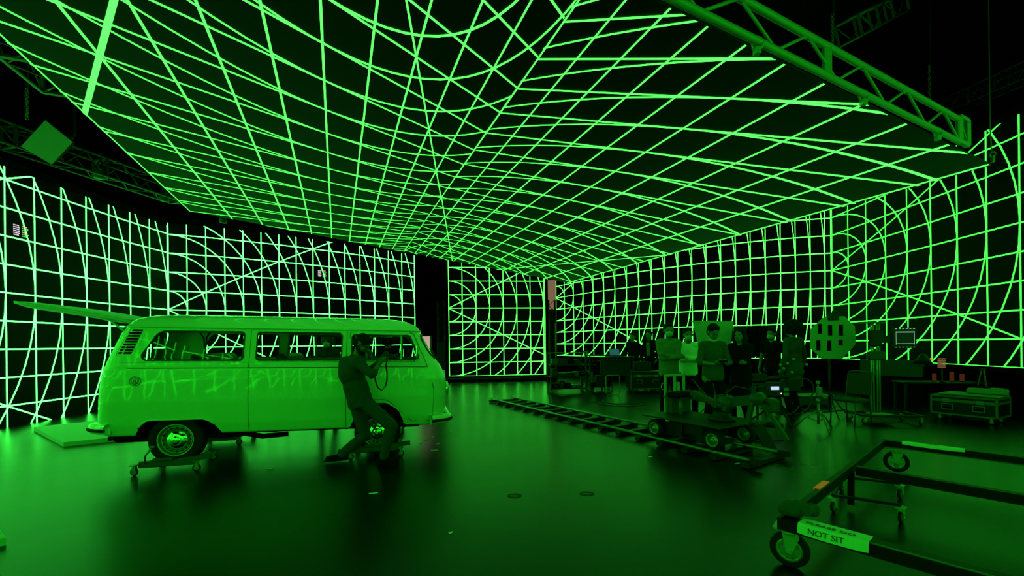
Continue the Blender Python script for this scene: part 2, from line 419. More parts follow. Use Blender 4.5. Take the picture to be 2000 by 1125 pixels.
for sx, X, Y in ((-1, x0 - .3, y0), (1, x1 + .3, y1)):
    tw = MB()
    for dx, dy in ((-.14, -.14), (.14, -.14), (.14, .14), (-.14, .14)): tw.cyl((X - bx_ + dx, Y - by_ + dy, .1), (X - bx_ + dx, Y - by_ + dy, 3.4), .03, 8)
    for k in range(12):
        z = .2 + k * .27; s_ = 1 if k % 2 else -1
        tw.bar((X - bx_ - .14 * s_, Y - by_ - .14, z), (X - bx_ + .14 * s_, Y - by_ - .14, z + .27), .02)
        tw.bar((X - bx_ - .14, Y - by_ - .14 * s_, z), (X - bx_ - .14, Y - by_ + .14 * s_, z + .27), .02)
    tw.box((X - bx_, Y - by_, .9), (.36, .36, 1.6), bev=.02)
    tw.build('lifting_tower', 'bframe', cw)

# status read-outs: tiny coloured text lines in the corner of two screens
def readout(pos_fn, parent, cols, z0, u, v, w, h):
    U = [c[0] for c in cols]; d = 2
    mb = MB(); rnd = random.Random(3)
    ba = pos_fn
    for col in (0, 1):
        for i in range(6):
            L = w * (.36 + .1 * rnd.random()); vv = v - i * h / 6; uu = u + col * w * .55
            for j in range(5):
                ua = uu + L * j / 5; ub = ua + L / 5 * .82
                mb.add([ba(ua, vv, .008), ba(ub, vv, .008), ba(ub, vv - h / 11, .008), ba(ua, vv - h / 11, .008)], [(0, 1, 2, 3)], 0 if col == 0 else (1 if i in (0, 3) else 2))
    return mb.build('status_readout', ['txt_w', 'txt_y', 'txt_g'], parent)
M['txt_w'] = emis('text_white', (.9, .8, .9), 1.0); M['txt_y'] = emis('text_amber', (.9, .7, .2), 1.0); M['txt_g'] = emis('text_green', (.15, .9, .2), 1.0)

# ---------------------------------------------------------------- the van
PHI = math.atan2(.24, .971)
van = thing('van', 'pale vintage passenger van with its tailgate raised, wheels up on dollies', 'van',
            (-4.35 - .8 * math.sin(PHI), 5.39 + .8 * math.cos(PHI), -.026))
van.rotation_euler = (0, .019, PHI)
def interp(x, P):
    if x <= P[0][0]: return P[0][1]
    for a, b in zip(P, P[1:]):
        if x <= b[0]:
            t = (x - a[0]) / (b[0] - a[0]); return a[1] + (b[1] - a[1]) * t
    return P[-1][1]
ZB, ZG = .475, 1.84
def hw_(z): return interp(z, [(.45, .80), (.60, .835), (.9, .86), (1.2, .862), (1.31, .858), (1.335, .845), (1.42, .828), (1.84, .745), (2.1, .70)])
def xf_(z): return interp(z, [(.45, 3.40), (.6, 3.45), (.9, 3.48), (1.15, 3.46), (1.33, 3.38), (1.45, 3.29), (1.62, 3.20), (1.75, 3.13), (1.84, 3.07), (2.1, 2.9)])
def xr_(z): return interp(z, [(.45, -.84), (.62, -.90), (1.1, -.87), (1.32, -.83), (1.45, -.80), (1.6, -.75), (1.77, -.70), (1.84, -.65), (2.1, -.5)])
RF, RR = .34, .20
def yside(x, z):
    w = hw_(z); xf, xr = xf_(z), xr_(z); bul = .018 * max(0, 1 - ((x - 1.25) / 2.0) ** 2)
    w += bul - .018
    if x > xf - RF:
        t = min(1, (x - (xf - RF)) / RF); return w - RF * .95 * (1 - math.sqrt(max(0, 1 - t * t)))
    if x < xr + RR:
        t = min(1, ((xr + RR) - x) / RR); return w - RR * (1 - math.sqrt(max(0, 1 - t * t)))
    return w
def xfront(y, z):
    w = hw_(z) - .018; xf = xf_(z); a = abs(y)
    e = -.07 * (a / w) ** 2
    if a > w - RF * .95:
        t = min(1, (a - (w - RF * .95)) / (RF * .95)); return xf - RF * (1 - math.sqrt(max(0, 1 - t * t)))+ e * 0
    return xf
def xrear(y, z):
    w = hw_(z) - .018; xr = xr_(z); a = abs(y)
    if a > w - RR:
        t = min(1, (a - (w - RR)) / RR); return xr + RR * (1 - math.sqrt(max(0, 1 - t * t)))
    return xr
# outline samples per height: near side, front, far side, rear
def outline(z):
    xf, xr = xf_(z), xr_(z); w = hw_(z) - .018; pts = []
    NS = 150
    for i in range(NS + 1):
        x = (xr + RR) + (xf - RF - xr - RR) * i / NS; pts.append((x, -yside(x, z), 's'))
    for i in range(1, 12):
        a = PI / 2 * i / 12; pts.append((xf - RF + RF * math.sin(a), -(w - RF * .95 * (1 - math.cos(a))), 'c'))
    NF = 30; wf = w - RF * .95
    for i in range(NF + 1): pts.append((xf, -wf + 2 * wf * i / NF, 'f'))
    for i in range(11, 0, -1):
        a = PI / 2 * i / 12; pts.append((xf - RF + RF * math.sin(a), (w - RF * .95 * (1 - math.cos(a))), 'c'))
    for i in range(NS + 1):
        x = (xf - RF) - (xf - RF - xr - RR) * i / NS; pts.append((x, yside(x, z), 's'))
    for i in range(1, 8):
        a = PI / 2 * i / 8; pts.append((xr + RR - RR * math.sin(a), (w - RR * (1 - math.cos(a))), 'r'))
    NR = 34; wr = w - RR
    for i in range(NR + 1): pts.append((xr, wr - 2 * wr * i / NR, 'b'))
    for i in range(7, 0, -1):
        a = PI / 2 * i / 8; pts.append((xr + RR - RR * math.sin(a), -(w - RR * (1 - math.cos(a))), 'r'))
    return pts
def rpoly(c, r, n=8):
    """rounded convex polygon (2D), radius r per corner"""
    out = []; L = len(c); rs = r if isinstance(r, (list, tuple)) else [r] * L
    for i in range(L):
        p = Vector(c[i]); a = (Vector(c[i - 1]) - p); b = (Vector(c[(i + 1) % L]) - p)
        ang = a.angle(b); r_ = rs[i]; d = min(r_ / math.tan(ang / 2), a.length * .49, b.length * .49); r_ = d * math.tan(ang / 2)
        a.normalize(); b.normalize(); bis = (a + b).normalized(); cc = p + bis * (r_ / math.sin(ang / 2))
        s_ = p + a * d - cc; e_ = p + b * d - cc
        A0 = math.atan2(s_.y, s_.x); A1 = math.atan2(e_.y, e_.x); dA = (A1 - A0 + PI) % (2 * PI) - PI
        for k in range(n + 1): q = A0 + dA * k / n; out.append((cc.x + r_ * math.cos(q), cc.y + r_ * math.sin(q)))
    return out
WIN = [rpoly([(-.405, 1.42), (.775, 1.42), (.775, 1.795), (-.205, 1.795)], [.06, .05, .05, .16]),
       rpoly([(.93, 1.42), (1.995, 1.42), (1.995, 1.795), (.93, 1.795)], [.05] * 4),
       rpoly([(2.13, 1.42), (3.07, 1.42), (2.915, 1.775), (2.13, 1.775)], [.05, .05, .06, .05])]
RARCH = rpoly([(-.47, .40), (.585, .40), (.43, .62), (.33, .663), (-.29, .663), (-.37, .60)], [.01, .01, .12, .08, .08, .12])
FARCH = rpoly([(2.08, .40), (2.90, .40), (2.76, .72), (2.60, .82), (2.38, .82), (2.22, .72)], [.01, .01, .12, .08, .08, .12])
WSH = rpoly([(-.66, 1.43), (.66, 1.43), (.60, 1.79), (-.60, 1.79)], [.12, .12, .12, .12])
HAT = rpoly([(-.55, .98), (.55, .98), (.52, 1.80), (-.52, 1.80)], [.1, .1, .1, .1])
def inpoly(p, poly):
    x, y = p; c = False; n = len(poly); j = n - 1
    for i in range(n):
        a, b = poly[i], poly[j]
        if (a[1] > y) != (b[1] > y) and x < (b[0] - a[0]) * (y - a[1]) / (b[1] - a[1]) + a[0]: c = not c
        j = i
    return c
def nearest(p, poly):
    best = (1e9, None); n = len(poly)
    for i in range(n):
        a, b = poly[i], poly[(i + 1) % n]; dx, dy = b[0] - a[0], b[1] - a[1]; L = dx * dx + dy * dy
        t = 0 if L < 1e-12 else max(0, min(1, ((p[0] - a[0]) * dx + (p[1] - a[1]) * dy) / L))
        q = (a[0] + t * dx, a[1] + t * dy); d = math.hypot(p[0] - q[0], p[1] - q[1])
        if d < best[0]: best = (d, q)
    return best
def build_body():
    zs = [ZB + (ZG - ZB) * i / 72 for i in range(73)]
    rings = [outline(z) for z in zs]; N = len(rings[0])
    pos = {}; kind = {}
    def kindof(r, k): return rings[r][k][2]
    V = []
    for r, z in enumerate(zs):
        for k, (x, y, t) in enumerate(rings[r]): V.append([x, y, z])
    def key(r, k): return r * N + k
    # region tests in a 2D chart
    def holes_for(x, y, z, t):
        if t in 's' or (t in 'cr' and abs(y) > .45):
            for h in WIN: yield ('s', h)
            yield ('s', RARCH); yield ('s', FARCH)
        if t in 'fc' and x > 2.9: yield ('f', WSH)
        if t in 'br' and x < 0: yield ('b', HAT)
    tol = .0165
    def crossings(h):
        out = []
        for i in range(len(h)):
            a, b = h[i - 1], h[i]
            if (a[1] - ZB) * (b[1] - ZB) < 0: out.append(a[0] + (b[0] - a[0]) * (ZB - a[1]) / (b[1] - a[1]))
        return out
    CX = crossings(RARCH) + crossings(FARCH)
    for r, z in enumerate(zs):
        for k in range(N):
            x, y, zz = V[key(r, k)]; t = rings[r][k][2]
            if r == 0 and t == 's':
                c = min(CX, key=lambda q: abs(q - x))
                if abs(c - x) < .013: V[key(r, k)] = [c, (-1 if y < 0 else 1) * yside(c, zz), zz]
                continue
            for (ch, h) in holes_for(x, y, zz, t):
                p = (x, zz) if ch == 's' else (y, zz)
                if zz > 1.82: continue
                d, q = nearest(p, h)
                if d < tol:
                    if ch == 's':
                        s_ = -1 if y < 0 else 1; V[key(r, k)] = [q[0], s_ * yside(q[0], q[1]), q[1]]
                    elif ch == 'f': V[key(r, k)] = [xfront(q[0], q[1]), q[0], q[1]]
                    else: V[key(r, k)] = [xrear(q[0], q[1]), q[0], q[1]]
                    if q[1] < ZB + .001: V[key(r, k)][2] = max(ZB, q[1])
                    break
    F = []
    for r in range(len(zs) - 1):
        for k in range(N):
            k2 = (k + 1) % N; ids = [key(r, k), key(r, k2), key(r + 1, k2), key(r + 1, k)]
            cx = sum(V[i][0] for i in ids) / 4; cy = sum(V[i][1] for i in ids) / 4; cz = sum(V[i][2] for i in ids) / 4
            dead = False
            for (ch, h) in holes_for(cx, cy, cz, rings[r][k][2]):
                if inpoly((cx, cz) if ch == 's' else (cy, cz), h): dead = True; break
            if not dead: F.append(ids)
    # roof: gutter lip, then rings running inward
    base = len(V); last = [key(len(zs) - 1, k) for k in range(N)]
    top = rings[-1]
    def roofring(d, z, cxs=.0):
        out = []
        L = xf_(ZG) - xr_(ZG); w = hw_(ZG) - .018
        for (x, y, t) in top:
            cxm = (xf_(ZG) + xr_(ZG)) / 2
            sx = 1 - d / (L / 2) * 1.0; sy = 1 - d / w
            out.append([cxm + (x - cxm) * sx, y * sy, z])
        return out
    rr = [(-.022, ZG + .000), (-.024, ZG + .012), (-.004, ZG + .018), (.012, ZG + .045), (.035, ZG + .08), (.07, ZG + .112), (.13, ZG + .143), (.22, ZG + .170), (.36, ZG + .192), (.52, ZG + .203), (.70, ZG + .208)]
    prev = last
    for d, z in rr:
        ring = roofring(d, z); ids = list(range(len(V), len(V) + N))
        for p in ring:
            # front and rear of the roof fall away
            fx = (p[0] - 2.4) / .8; fr = (-.1 - p[0]) / .8
            dz = .05 * max(0, fx) ** 2 * (z - ZG) / .208 + .03 * max(0, fr) ** 2 * (z - ZG) / .208
            V.append([p[0], p[1], p[2] - dz])
        for k in range(N): F.append([prev[k], prev[(k + 1) % N], ids[(k + 1) % N], ids[k]])
        prev = ids
    F.append(list(prev))
    # turned-under lower lip
    ids = list(range(len(V), len(V) + N))
    for k in range(N):
        x, y, z = V[key(0, k)]; V.append([x * .995, y * .97, ZB - .012])
    used = set(i for f in F for i in f)
    for k in range(N):
        a, b = key(0, k), key(0, (k + 1) % N)
        if a in used and b in used:
            cx = (V[a][0] + V[b][0]) / 2
            if not (-.44 < cx < .51 or 2.11 < cx < 2.87) or abs(V[a][1]) < .5: F.append([a, ids[k], ids[(k + 1) % N], b])
    mb = MB(); mb.add(V, F, 0, True); return mb
body = build_body().build('body', ['van'], van)
def ring3(poly, side, off=.0, chart='s'):
    out = []
    for (a, b) in poly:
        if chart == 's': out.append((a, side * (yside(a, b) + off), b))
        elif chart == 'f': out.append((xfront(a, b) + off, a, b))
        else: out.append((xrear(a, b) - off, a, b))
    return out
def pane(poly, side, chart='s', inset=.006):
    # fan fill following the skin
    n = len(poly); cx = sum(p[0] for p in poly) / n; cy = sum(p[1] for p in poly) / n
    vs = []; fs = []
    rings = 6
    for j in range(rings + 1):
        f = 1 - j / rings * .98
        vs += ring3([(cx + (p[0] - cx) * f, cy + (p[1] - cy) * f) for p in poly], side, -inset, chart)
    for j in range(rings):
        for i in range(n): i2 = (i + 1) % n; fs.append((j * n + i, j * n + i2, (j + 1) * n + i2, (j + 1) * n + i))
    fs.append(tuple(rings * n + i for i in range(n)))
    return MB().add(vs, fs, 0, True)
for side in (-1, 1):
    for h in WIN:
        g = pane(h, side).build('side_window', 'glass', van)
        MB().tube(ring3(h, side, .004), .010, 6, closed=True).build('window_seal', 'seal', g)
        hi = [(p[0] + (.011 if p[0] < sum(q[0] for q in h) / len(h) else -.011) * -1, p[1] + (.011 if p[1] > 1.6 else -.011)) for p in h]
        MB().tube(ring3(hi, side, .003), .0035, 5, closed=True).build('bright_surround', 'trimm', g)
g = pane(WSH, 1, 'f').build('windscreen', 'glass', van); MB().tube(ring3(WSH, 1, .004, 'f'), .014, 6, closed=True).build('window_seal', 'seal', g)
# panel gaps and belt line, on both sides
def gap_line(pts, side): return [(x, side * (yside(x, z) + (.002 if x < xf_(z) - RF else .007)), z) for x, z in pts]
def dens(a, b, n=24): return [(a[0] + (b[0] - a[0]) * i / n, a[1] + (b[1] - a[1]) * i / n) for i in range(n + 1)]
for side in (-1, 1):
    gp = MB()
    gp.tube(gap_line(dens((-.50, 1.322), (3.17, 1.322), 60), side), .0045, 5)
    gp.tube(gap_line(dens((-.60, 1.395), (3.0, 1.395), 60), side), .002, 5)
    gp.tube(gap_line(dens((.85, .49), (.85, 1.82)), side), .0022, 5)
    gp.tube(gap_line(dens((2.06, .49), (2.06, 1.82)), side), .0030, 5)
    door = rpoly([(2.10, 1.815), (2.10, .95), (2.16, .86), (2.42, .86), (2.62, .86), (2.95, .535), (3.25, .535), (3.27, 1.0), (3.17, 1.34), (2.97, 1.815)], [.03, .05, .03, .05, .2, .06, .04, .2, .1, .05])
    gp.tube(gap_line(door, side), .0035, 5, closed=True)
    gp.build('panel_gap', 'seal', van)
    # arch lips
    for A in (RARCH, FARCH):
        pts = [(x, side * (yside(x, z) + .002), z) for x, z in A if z > .47]
        i0 = min(range(len(pts)), key=lambda i: pts[i][0] + pts[i][2] * 10 if pts[i][0] < 0.0 or 2 < pts[i][0] < 2.4 else 99)
        MB().tube(pts, .010, 6).build('wheel_arch_lip', 'van', van)
# rear quarter louvres
for side in (-1, 1):
    vt = MB()
    for i in range(9):
        z = 1.50 + i * .036; a = -.632 + (z - 1.487) / .35 * .125; b = -.487 + (z - 1.487) / .35 * .108
        if i == 8: a += .015
        q = [(a, z), (b, z), (b + .007, z + .024), (a + .007, z + .024)]
        vt.add(ring3(q, side, .003) , [(0, 1, 2, 3)], 0)
        vt.tube(ring3([(a - .003, z - .006), (b + .003, z - .006)], side, .006), .005, 5, mi=1)
    sc_ = rpoly([(-.665, 1.47), (-.465, 1.47), (-.34, 1.86 - .03), (-.53, 1.83)], [.03] * 4)
    vt.tube(ring3(sc_, side, .001), .004, 5, closed=True, mi=1)
    vt.build('air_louvre', ['black', 'van'], van)
# filler cap with lock badge on the near side
fc = MB(); c0 = (-.41, -yside(-.41, 1.16) - .003, 1.16)
fc.lathe([(.062, 0), (.062, .006), (.056, .008), (.050, .008), (.050, .003), (.036, .003), (.036, .012), (.0, .014)], c0, mat=Matrix.Rotation(PI / 2, 3, 'X'), n=28)
fc.build('filler_cap', 'van', van)
b2 = MB(); b2.tube([(c0[0] + .058 * math.cos(a), c0[1] - .008, c0[2] + .058 * math.sin(a)) for a in [2 * PI * k / 28 for k in range(28)]], .003, 5, closed=True)
b2.tube([(c0[0] + .037 * math.cos(a), c0[1] - .010, c0[2] + .037 * math.sin(a)) for a in [2 * PI * k / 28 for k in range(28)]], .003, 5, closed=True)
for sx in (-1, 1): b2.bar((c0[0] + sx * .020, c0[1] - .016, c0[2] - .022), (c0[0] + sx * .006, c0[1] - .016, c0[2] + .02), .005)
b2.build('lock_badge', 'black', van)
# underside, wheel wells, floor, interior
un = MB(); un.box((1.25, 0, .52), (3.9, 1.2, .06)); un.box((1.25, 0, .42), (3.2, .5, .14)); un.box((-.45, 0, .46), (.7, 1.3, .22), bev=.05)
un.tube([(.55, -.62, .40), (.75, -.66, .42), (.95, -.60, .36), (1.25, -.5, .36)], .035, 10)
for x in (0.0, 2.48): un.box((x, 0, .76), (.95, 1.55, .04)); un.box((x, 0, .40), (.12, 1.3, .10)); un.box((x - .42, 0, .60), (.04, 1.5, .32)); un.box((x + .44, 0, .62), (.04, 1.5, .30))
un.build('underbody', 'black', van)
ins = MB(); ins.box((1.2, 0, .80), (4.0, 1.56, .04)); ins.box((-.35, 0, 1.02), (.78, 1.5, .42), bev=.04)
ins.build('cabin_floor', 'vinyl', van)
def bench(x, w, y=0, h=1.50, name='bench_seat'):
    s_ = MB(); s_.box((x + .24, y, 1.05), (.5, w, .16), bev=.05); s_.box((x, y, 1.28), (.14, w, h - 1.06), bev=.05, mat=Matrix.Rotation(-.15, 3, 'Y')); s_.box((x + .22, y, .9), (.4, w * .9, .2))
    return s_.build(name, 'vinyl', van)
bench(.15, 1.35); bench(1.15, 1.1, .1); bench(2.25, .5, -.45, 1.62, 'front_seat'); bench(2.25, .5, .45, 1.62, 'front_seat')
st = MB(); st.tube([(2.85 + .06 * math.sin(a), .42 + .19 * math.cos(a), 1.38 + .17 * math.sin(a)) for a in [2 * PI * k / 24 for k in range(24)]], .012, 6, closed=True)
st.bar((2.80, .42, 1.36), (3.05, .42, 1.10), .03); st.bar((2.84, .24, 1.37), (2.84, .60, 1.37), .02); st.build('steering_wheel', 'dark', van)
ds = MB(); ds.box((3.12, 0, 1.28), (.34, 1.4, .20), bev=.05); ds.build('dashboard', 'vinyl', van)
# sliding window frames and vent-window divider seen in the openings
for side in (-1, 1):
    wf = MB(); vw = MB()
    for x in (1.31, 1.66): wf.bar((x, side * (yside(x, 1.43) - .015), 1.42), (x, side * (yside(x, 1.79) - .015), 1.795), .014)
    wf.bar((1.31, side * (yside(1.6, 1.785) - .02), 1.775), (1.99, side * (yside(1.6, 1.785) - .02), 1.775), .02)
    wf.bar((1.31, side * (yside(1.6, 1.44) - .02), 1.435), (1.99, side * (yside(1.6, 1.44) - .02), 1.435), .02)
    vw.bar((2.80, side * (yside(2.8, 1.43) - .01), 1.42), (2.80, side * (yside(2.8, 1.77) - .01), 1.775), .018)
    wf.build('sliding_window_frame', 'greymetal', van); vw.build('vent_window_post', 'trimm', van)
# ribs inside: roof lining hoop and pillars
hp = MB()
for x in (-.30, .30): hp.tube([(x, -.74, 1.40), (x, -.69, 1.72), (x, -.55, 1.82), (x, 0, 1.86), (x, .55, 1.82), (x, .69, 1.72), (x, .74, 1.40)], .011, 8)
hp.build('roof_hoop', 'dark', van)
# mirror
mi = MB(); mi.tube([(2.98, -.82, 1.40), (3.02, -.98, 1.43), (3.02, -1.02, 1.52)], .007, 6); mi.box((3.02, -1.03, 1.55), (.03, .13, .17), bev=.012); mi.build('door_mirror', 'chrome', van)
mi = MB(); mi.tube([(2.98, .82, 1.40), (3.02, .98, 1.43), (3.02, 1.02, 1.52)], .007, 6); mi.box((3.02, 1.03, 1.55), (.03, .13, .17), bev=.012); mi.build('door_mirror', 'chrome', van)
dh = MB(); dh.box((2.20, -yside(2.2, 1.27) - .015, 1.27), (.14, .025, .03), bev=.008); dh.build('door_handle', 'chrome', van)
for y in (-.35, .2): MB().tube([(3.36, y, 1.42), (3.33, y + .15, 1.47), (3.27, y + .38, 1.58)], .006, 5).build('wiper', 'dark', van)
# headlights, badge disc on the nose
for y in (-.55, .55):
    hl = MB(); hl.lathe([(.105, 0), (.105, .03), (.09, .045), (0, .055)], (xfront(y, .98) - .02, y, .98), 'X', 24); hl.build('headlight', 'trimm', van)
nb = MB(); nb.tube([(xfront(0, 1.05) + .01, .15 * math.cos(a), 1.06 + .15 * math.sin(a)) for a in [2 * PI * k / 32 for k in range(32)]], .010, 6, closed=True)
X_ = xfront(0, 1.05) + .01
nb.tube([(X_, -.10, 1.15), (X_, -.035, 1.08), (X_, 0, 1.13), (X_, .035, 1.08), (X_, .10, 1.15)], .008, 5); nb.tube([(X_, -.13, 1.10), (X_, -.06, .94), (X_, 0, 1.05), (X_, .06, .94), (X_, .13, 1.10)], .008, 5)
nb.build('nose_emblem', 'trimm', van)
# bumpers wrap the corners
def bumper(front):
    m = MB(); m2 = MB(); n = 30; vs = []; fs = []
    prof = [(-.035, -.09), (.0, -.095), (.035, -.07), (.05, -.02), (.05, .03), (.03, .075), (-.01, .09), (-.035, .085)]
    path = []
    for i in range(n + 1):
        t = -1 + 2 * i / n; y = t * .84; a = abs(t)
        dx = 0 if a < .72 else -.27 * ((a - .72) / .28) ** 2
        path.append(((3.50 + dx) if front else (-.97 - dx), y))
    ks = len(prof)
    for i, (x, y) in enumerate(path):
        a = path[max(i - 1, 0)]; b = path[min(i + 1, n)]; tx, ty = b[0] - a[0], b[1] - a[1]; l = math.hypot(tx, ty)
        nx, ny = (ty / l, -tx / l)
        if not front: nx, ny = -nx, -ny
        if (nx > 0) != front: nx, ny = -nx, -ny
        for (o, z) in prof: vs.append((x + nx * o, y + ny * o, (.545 if front else .565) + z * .75))
    for i in range(n):
        for k in range(ks): k2 = (k + 1) % ks; fs.append((i * ks + k, i * ks + k2, (i + 1) * ks + k2, (i + 1) * ks + k))
    fs.append(tuple(range(ks))); fs.append(tuple(range(n * ks + ks - 1, n * ks - 1, -1)))
    m.add(vs, fs, 0, True)
    o = m.build('bumper', 'van', van)
    st_ = []
    for i, (x, y) in enumerate(path):
        a = path[max(i - 1, 0)]; b = path[min(i + 1, n)]; tx, ty = b[0] - a[0], b[1] - a[1]; l = math.hypot(tx, ty); nx, ny = ty / l, -tx / l
        if (nx > 0) != front: nx, ny = -nx, -ny
        st_.append((x + nx * .046, y + ny * .046, (.545 if front else .565) - .012))
    MB().tube(st_, .022, 6).build('rubber_strip', 'rubber', o)
bumper(True); bumper(False)
for y in (-.76, .76): MB().box((2.95, y, .47), (.22, .16, .03), bev=.01).build('step_plate', 'rubber', van)
tb = MB(); tb.bar((-.85, -.55, .40), (-.35, -.55, .42), .05); tb.bar((-.85, .55, .40), (-.35, .55, .42), .05); tb.cyl((-.35, -.6, .42), (-.35, -.4, .42), .05); tb.build('tow_bracket', 'black', van)
# wheels
for wx in (0.0, 2.48):
    for side in (-1, 1):
        R_ = Matrix.Rotation(PI / 2 * (1 if side < 0 else -1), 3, 'X')
        c = (wx, side * .70, .39)
        ty = MB(); ty.lathe([(.17, -.07), (.28, -.085), (.308, -.075), (.316, -.05), (.316, .05), (.308, .075), (.28, .088), (.205, .080), (.198, .070), (.17, -.07)], c, mat=R_, n=40, caps=False)
        w = ty.build('wheel', 'rubber', van)
        rim = MB(); rim.lathe([(.17, -.05), (.190, .05), (.206, .083), (.201, .088), (.190, .080), (.184, .055), (.176, .045), (.166, .050), (.146, .052), (.135, .045), (.12, .02), (0, .02)], c, mat=R_, n=40, caps=False)
        MB().lathe([(.192, .080), (.196, .092), (.208, .090), (.206, .080)], c, mat=R_, n=40, caps=False).build('trim_ring', 'trimr', w); MB().lathe([(.164, .050), (.168, .058), (.175, .055), (.175, .046)], c, mat=R_, n=40, caps=False).build('inner_ring', 'trimr', w)
        for k in range(16):
            a = 2 * PI * k / 16; p = Vector(c) + R_ @ Vector((.155 * math.cos(a), .155 * math.sin(a), .0525))
            rim.box(p, (.024, .006, .016), mi=1, mat=Matrix.Rotation(-a * (1 if side < 0 else -1) + PI / 2, 3, 'Y'))
        rim.build('rim', ['rimdark', 'black'], w)
        hc = MB(); hc.lathe([(.132, .045), (.132, .052), (.126, .060), (.110, .075), (.085, .090), (.060, .098), (.050, .096), (.046, .104), (.03, .108), (0, .109)], c, mat=R_, n=40, caps=False)
        hc.build('hubcap', 'chrome', w)
# raised tailgate, hinged at the roof edge
tg = MB(); h0 = Vector((-.66, 0, 1.965)); ang = .17
def tgp(s_, y, o): return (h0.x - s_ * math.cos(ang) - o * math.sin(ang), y, h0.z + s_ * math.sin(ang) + o * math.cos(ang) + .012 * math.sin(PI * min(1, s_ / 1.15)) )
ns, ny = 16, 14; vs = []; fs = []
for lay in (0, 1):
    for i in range(ns + 1):
        for j in range(ny + 1):
            s_ = 1.22 * i / ns; f = 1 - .10 * (i / ns) ** 2; y = (-.60 + 1.2 * j / ny) * f
            e = min(1, min(j, ny - j) / 1.5, min(i, ns - i) / 1.5)
            th = (.03 + .055 * e); vs.append(tgp(s_, y, (th * .35 if lay == 0 else -th * .75) - .03))
K = (ns + 1) * (ny + 1)
for i in range(ns):
    for j in range(ny):
        a = i * (ny + 1) + j; q = (a, a + 1, a + ny + 2, a + ny + 1)
        fs.append(q); fs.append(tuple(K + t for t in reversed(q)))
edge = [j for j in range(ny + 1)] + [i * (ny + 1) + ny for i in range(1, ns + 1)] + [ns * (ny + 1) + j for j in range(ny - 1, -1, -1)] + [i * (ny + 1) for i in range(ns - 1, 0, -1)]
for i in range(len(edge)): a, b = edge[i], edge[(i + 1) % len(edge)]; fs.append((a, b, K + b, K + a))
tg.add(vs, fs, 0, True); tgo = tg.build('tailgate', 'van2', van)
for y in (-.5, .5):
    th_ = MB(); th_.tube([tgp(.38, y, -.07), (-.88, y, 1.93), (-.80, y, 1.86), (-.73, y, 1.80)], .014, 8)
    th_.tube([tgp(.0, y * .8, -.02), (-.60, y * .8, 1.95)], .012, 8).build('hinge_arm', 'van2', tgo)

# ---------------------------------------------------------------- people
from mathutils import noise as mnoise
M.update({
 'skin': pbr('skin', (.14, .133, .115), .6), 'skin2': pbr('skin_dark', (.085, .08, .07), .55),
 'hair': pbr('dark_hair', (.006, .006, .006), .8, spec=.12, bump=.4, bscale=60), 'mask': pbr('face_mask', (.36, .38, .36), .7),
 'cloth_grey': pbr('grey_cloth', (.085, .085, .085), .85, bump=.15, bscale=30), 'cloth_black': pbr('black_cloth', (.0035, .0035, .0035), .95, spec=.1),
 'cloth_dark': pbr('dark_cloth', (.022, .022, .022), .85, bump=.2, bscale=25), 'cloth_beige': pbr('tan_jacket', (.15, .15, .12), .85, bump=.2, bscale=18),
 'cloth_white': pbr('white_cloth', (.78, .80, .76), .8, bump=.1, bscale=20), 'cloth_mid': pbr('mid_cloth', (.045, .045, .042), .85, bump=.2, bscale=20),
 'denim': pbr('dark_trousers', (.022, .024, .024), .85, bump=.2, bscale=22), 'pale_leg': pbr('pale_trousers', (.10, .10, .09), .85), 'eye': pbr('eye_dark', (.01, .01, .01), .2), 'sole': pbr('pale_sole', (.3, .3, .3), .6),
})
def capsule(mb, a, b, ra, rb, n=12, flat=None, fk=1.0):
    a, b = Vector(a), Vector(b); t = b - a; L = t.length
    if L < 1e-6: t = Vector((0, 0, 1)); L = 1e-6
    t.normalize(); prof = []
    for i in range(5): q = PI / 2 * i / 4; prof.append((ra * math.sin(q) + 1e-4, -ra * math.cos(q)))
    for i in range(5): q = PI / 2 * i / 4; prof.append((rb * math.cos(q) + 1e-4, L + rb * math.sin(q)))
    up = flat.normalized() if flat is not None else (Vector((0, 0, 1)) if abs(t.z) < .9 else Vector((1, 0, 0)))
    y = t.cross(up).normalized(); x = y.cross(t).normalized()
    R = Matrix((x * fk, y, t)).transposed()
    mb.lathe(prof, a, mat=R, n=n)
def blob(mb, c, r, R=None, n=10):
    o = len(mb.v); mb.ball((0, 0, 0), r, n); c = Vector(c)
    for i in range(o, len(mb.v)):
        p = Vector(mb.v[i]); p = (R @ p) if R is not None else p; mb.v[i] = tuple(p + c)
def remesh(mb, name, mat, parent, voxel, fold=0.0, fscale=9, smooth=2, cut=None):
    o = mb.build(name, mat, parent)
    md = o.modifiers.new('r', 'REMESH'); md.mode = 'VOXEL'; md.voxel_size = voxel; md.use_smooth_shade = True
    if smooth: ms = o.modifiers.new('s', 'SMOOTH'); ms.iterations = smooth; ms.factor = .5
    dg = bpy.context.evaluated_depsgraph_get(); me = bpy.data.meshes.new_from_object(o.evaluated_get(dg))
    o.modifiers.clear(); old = o.data; me.name = name
    me.materials.clear(); me.materials.append(M[mat]); o.data = me; bpy.data.meshes.remove(old)
    if fold:
        for v in me.vertices:
            p = v.co; d = mnoise.noise(Vector((p.x * fscale, p.y * fscale, p.z * fscale * .55))) + .5 * mnoise.noise(Vector((p.x * fscale * 2.3, p.y * fscale * 2.3, p.z * fscale * 1.8)))
            v.co = p + v.normal * d * fold
    if cut:
        import bmesh
        bm = bmesh.new(); bm.from_mesh(me); bmesh.ops.bisect_plane(bm, geom=bm.verts[:] + bm.edges[:] + bm.faces[:], plane_co=cut[0], plane_no=cut[1], clear_inner=True); bm.to_mesh(me); bm.free()
    for p in me.polygons: p.use_smooth = True
    return o
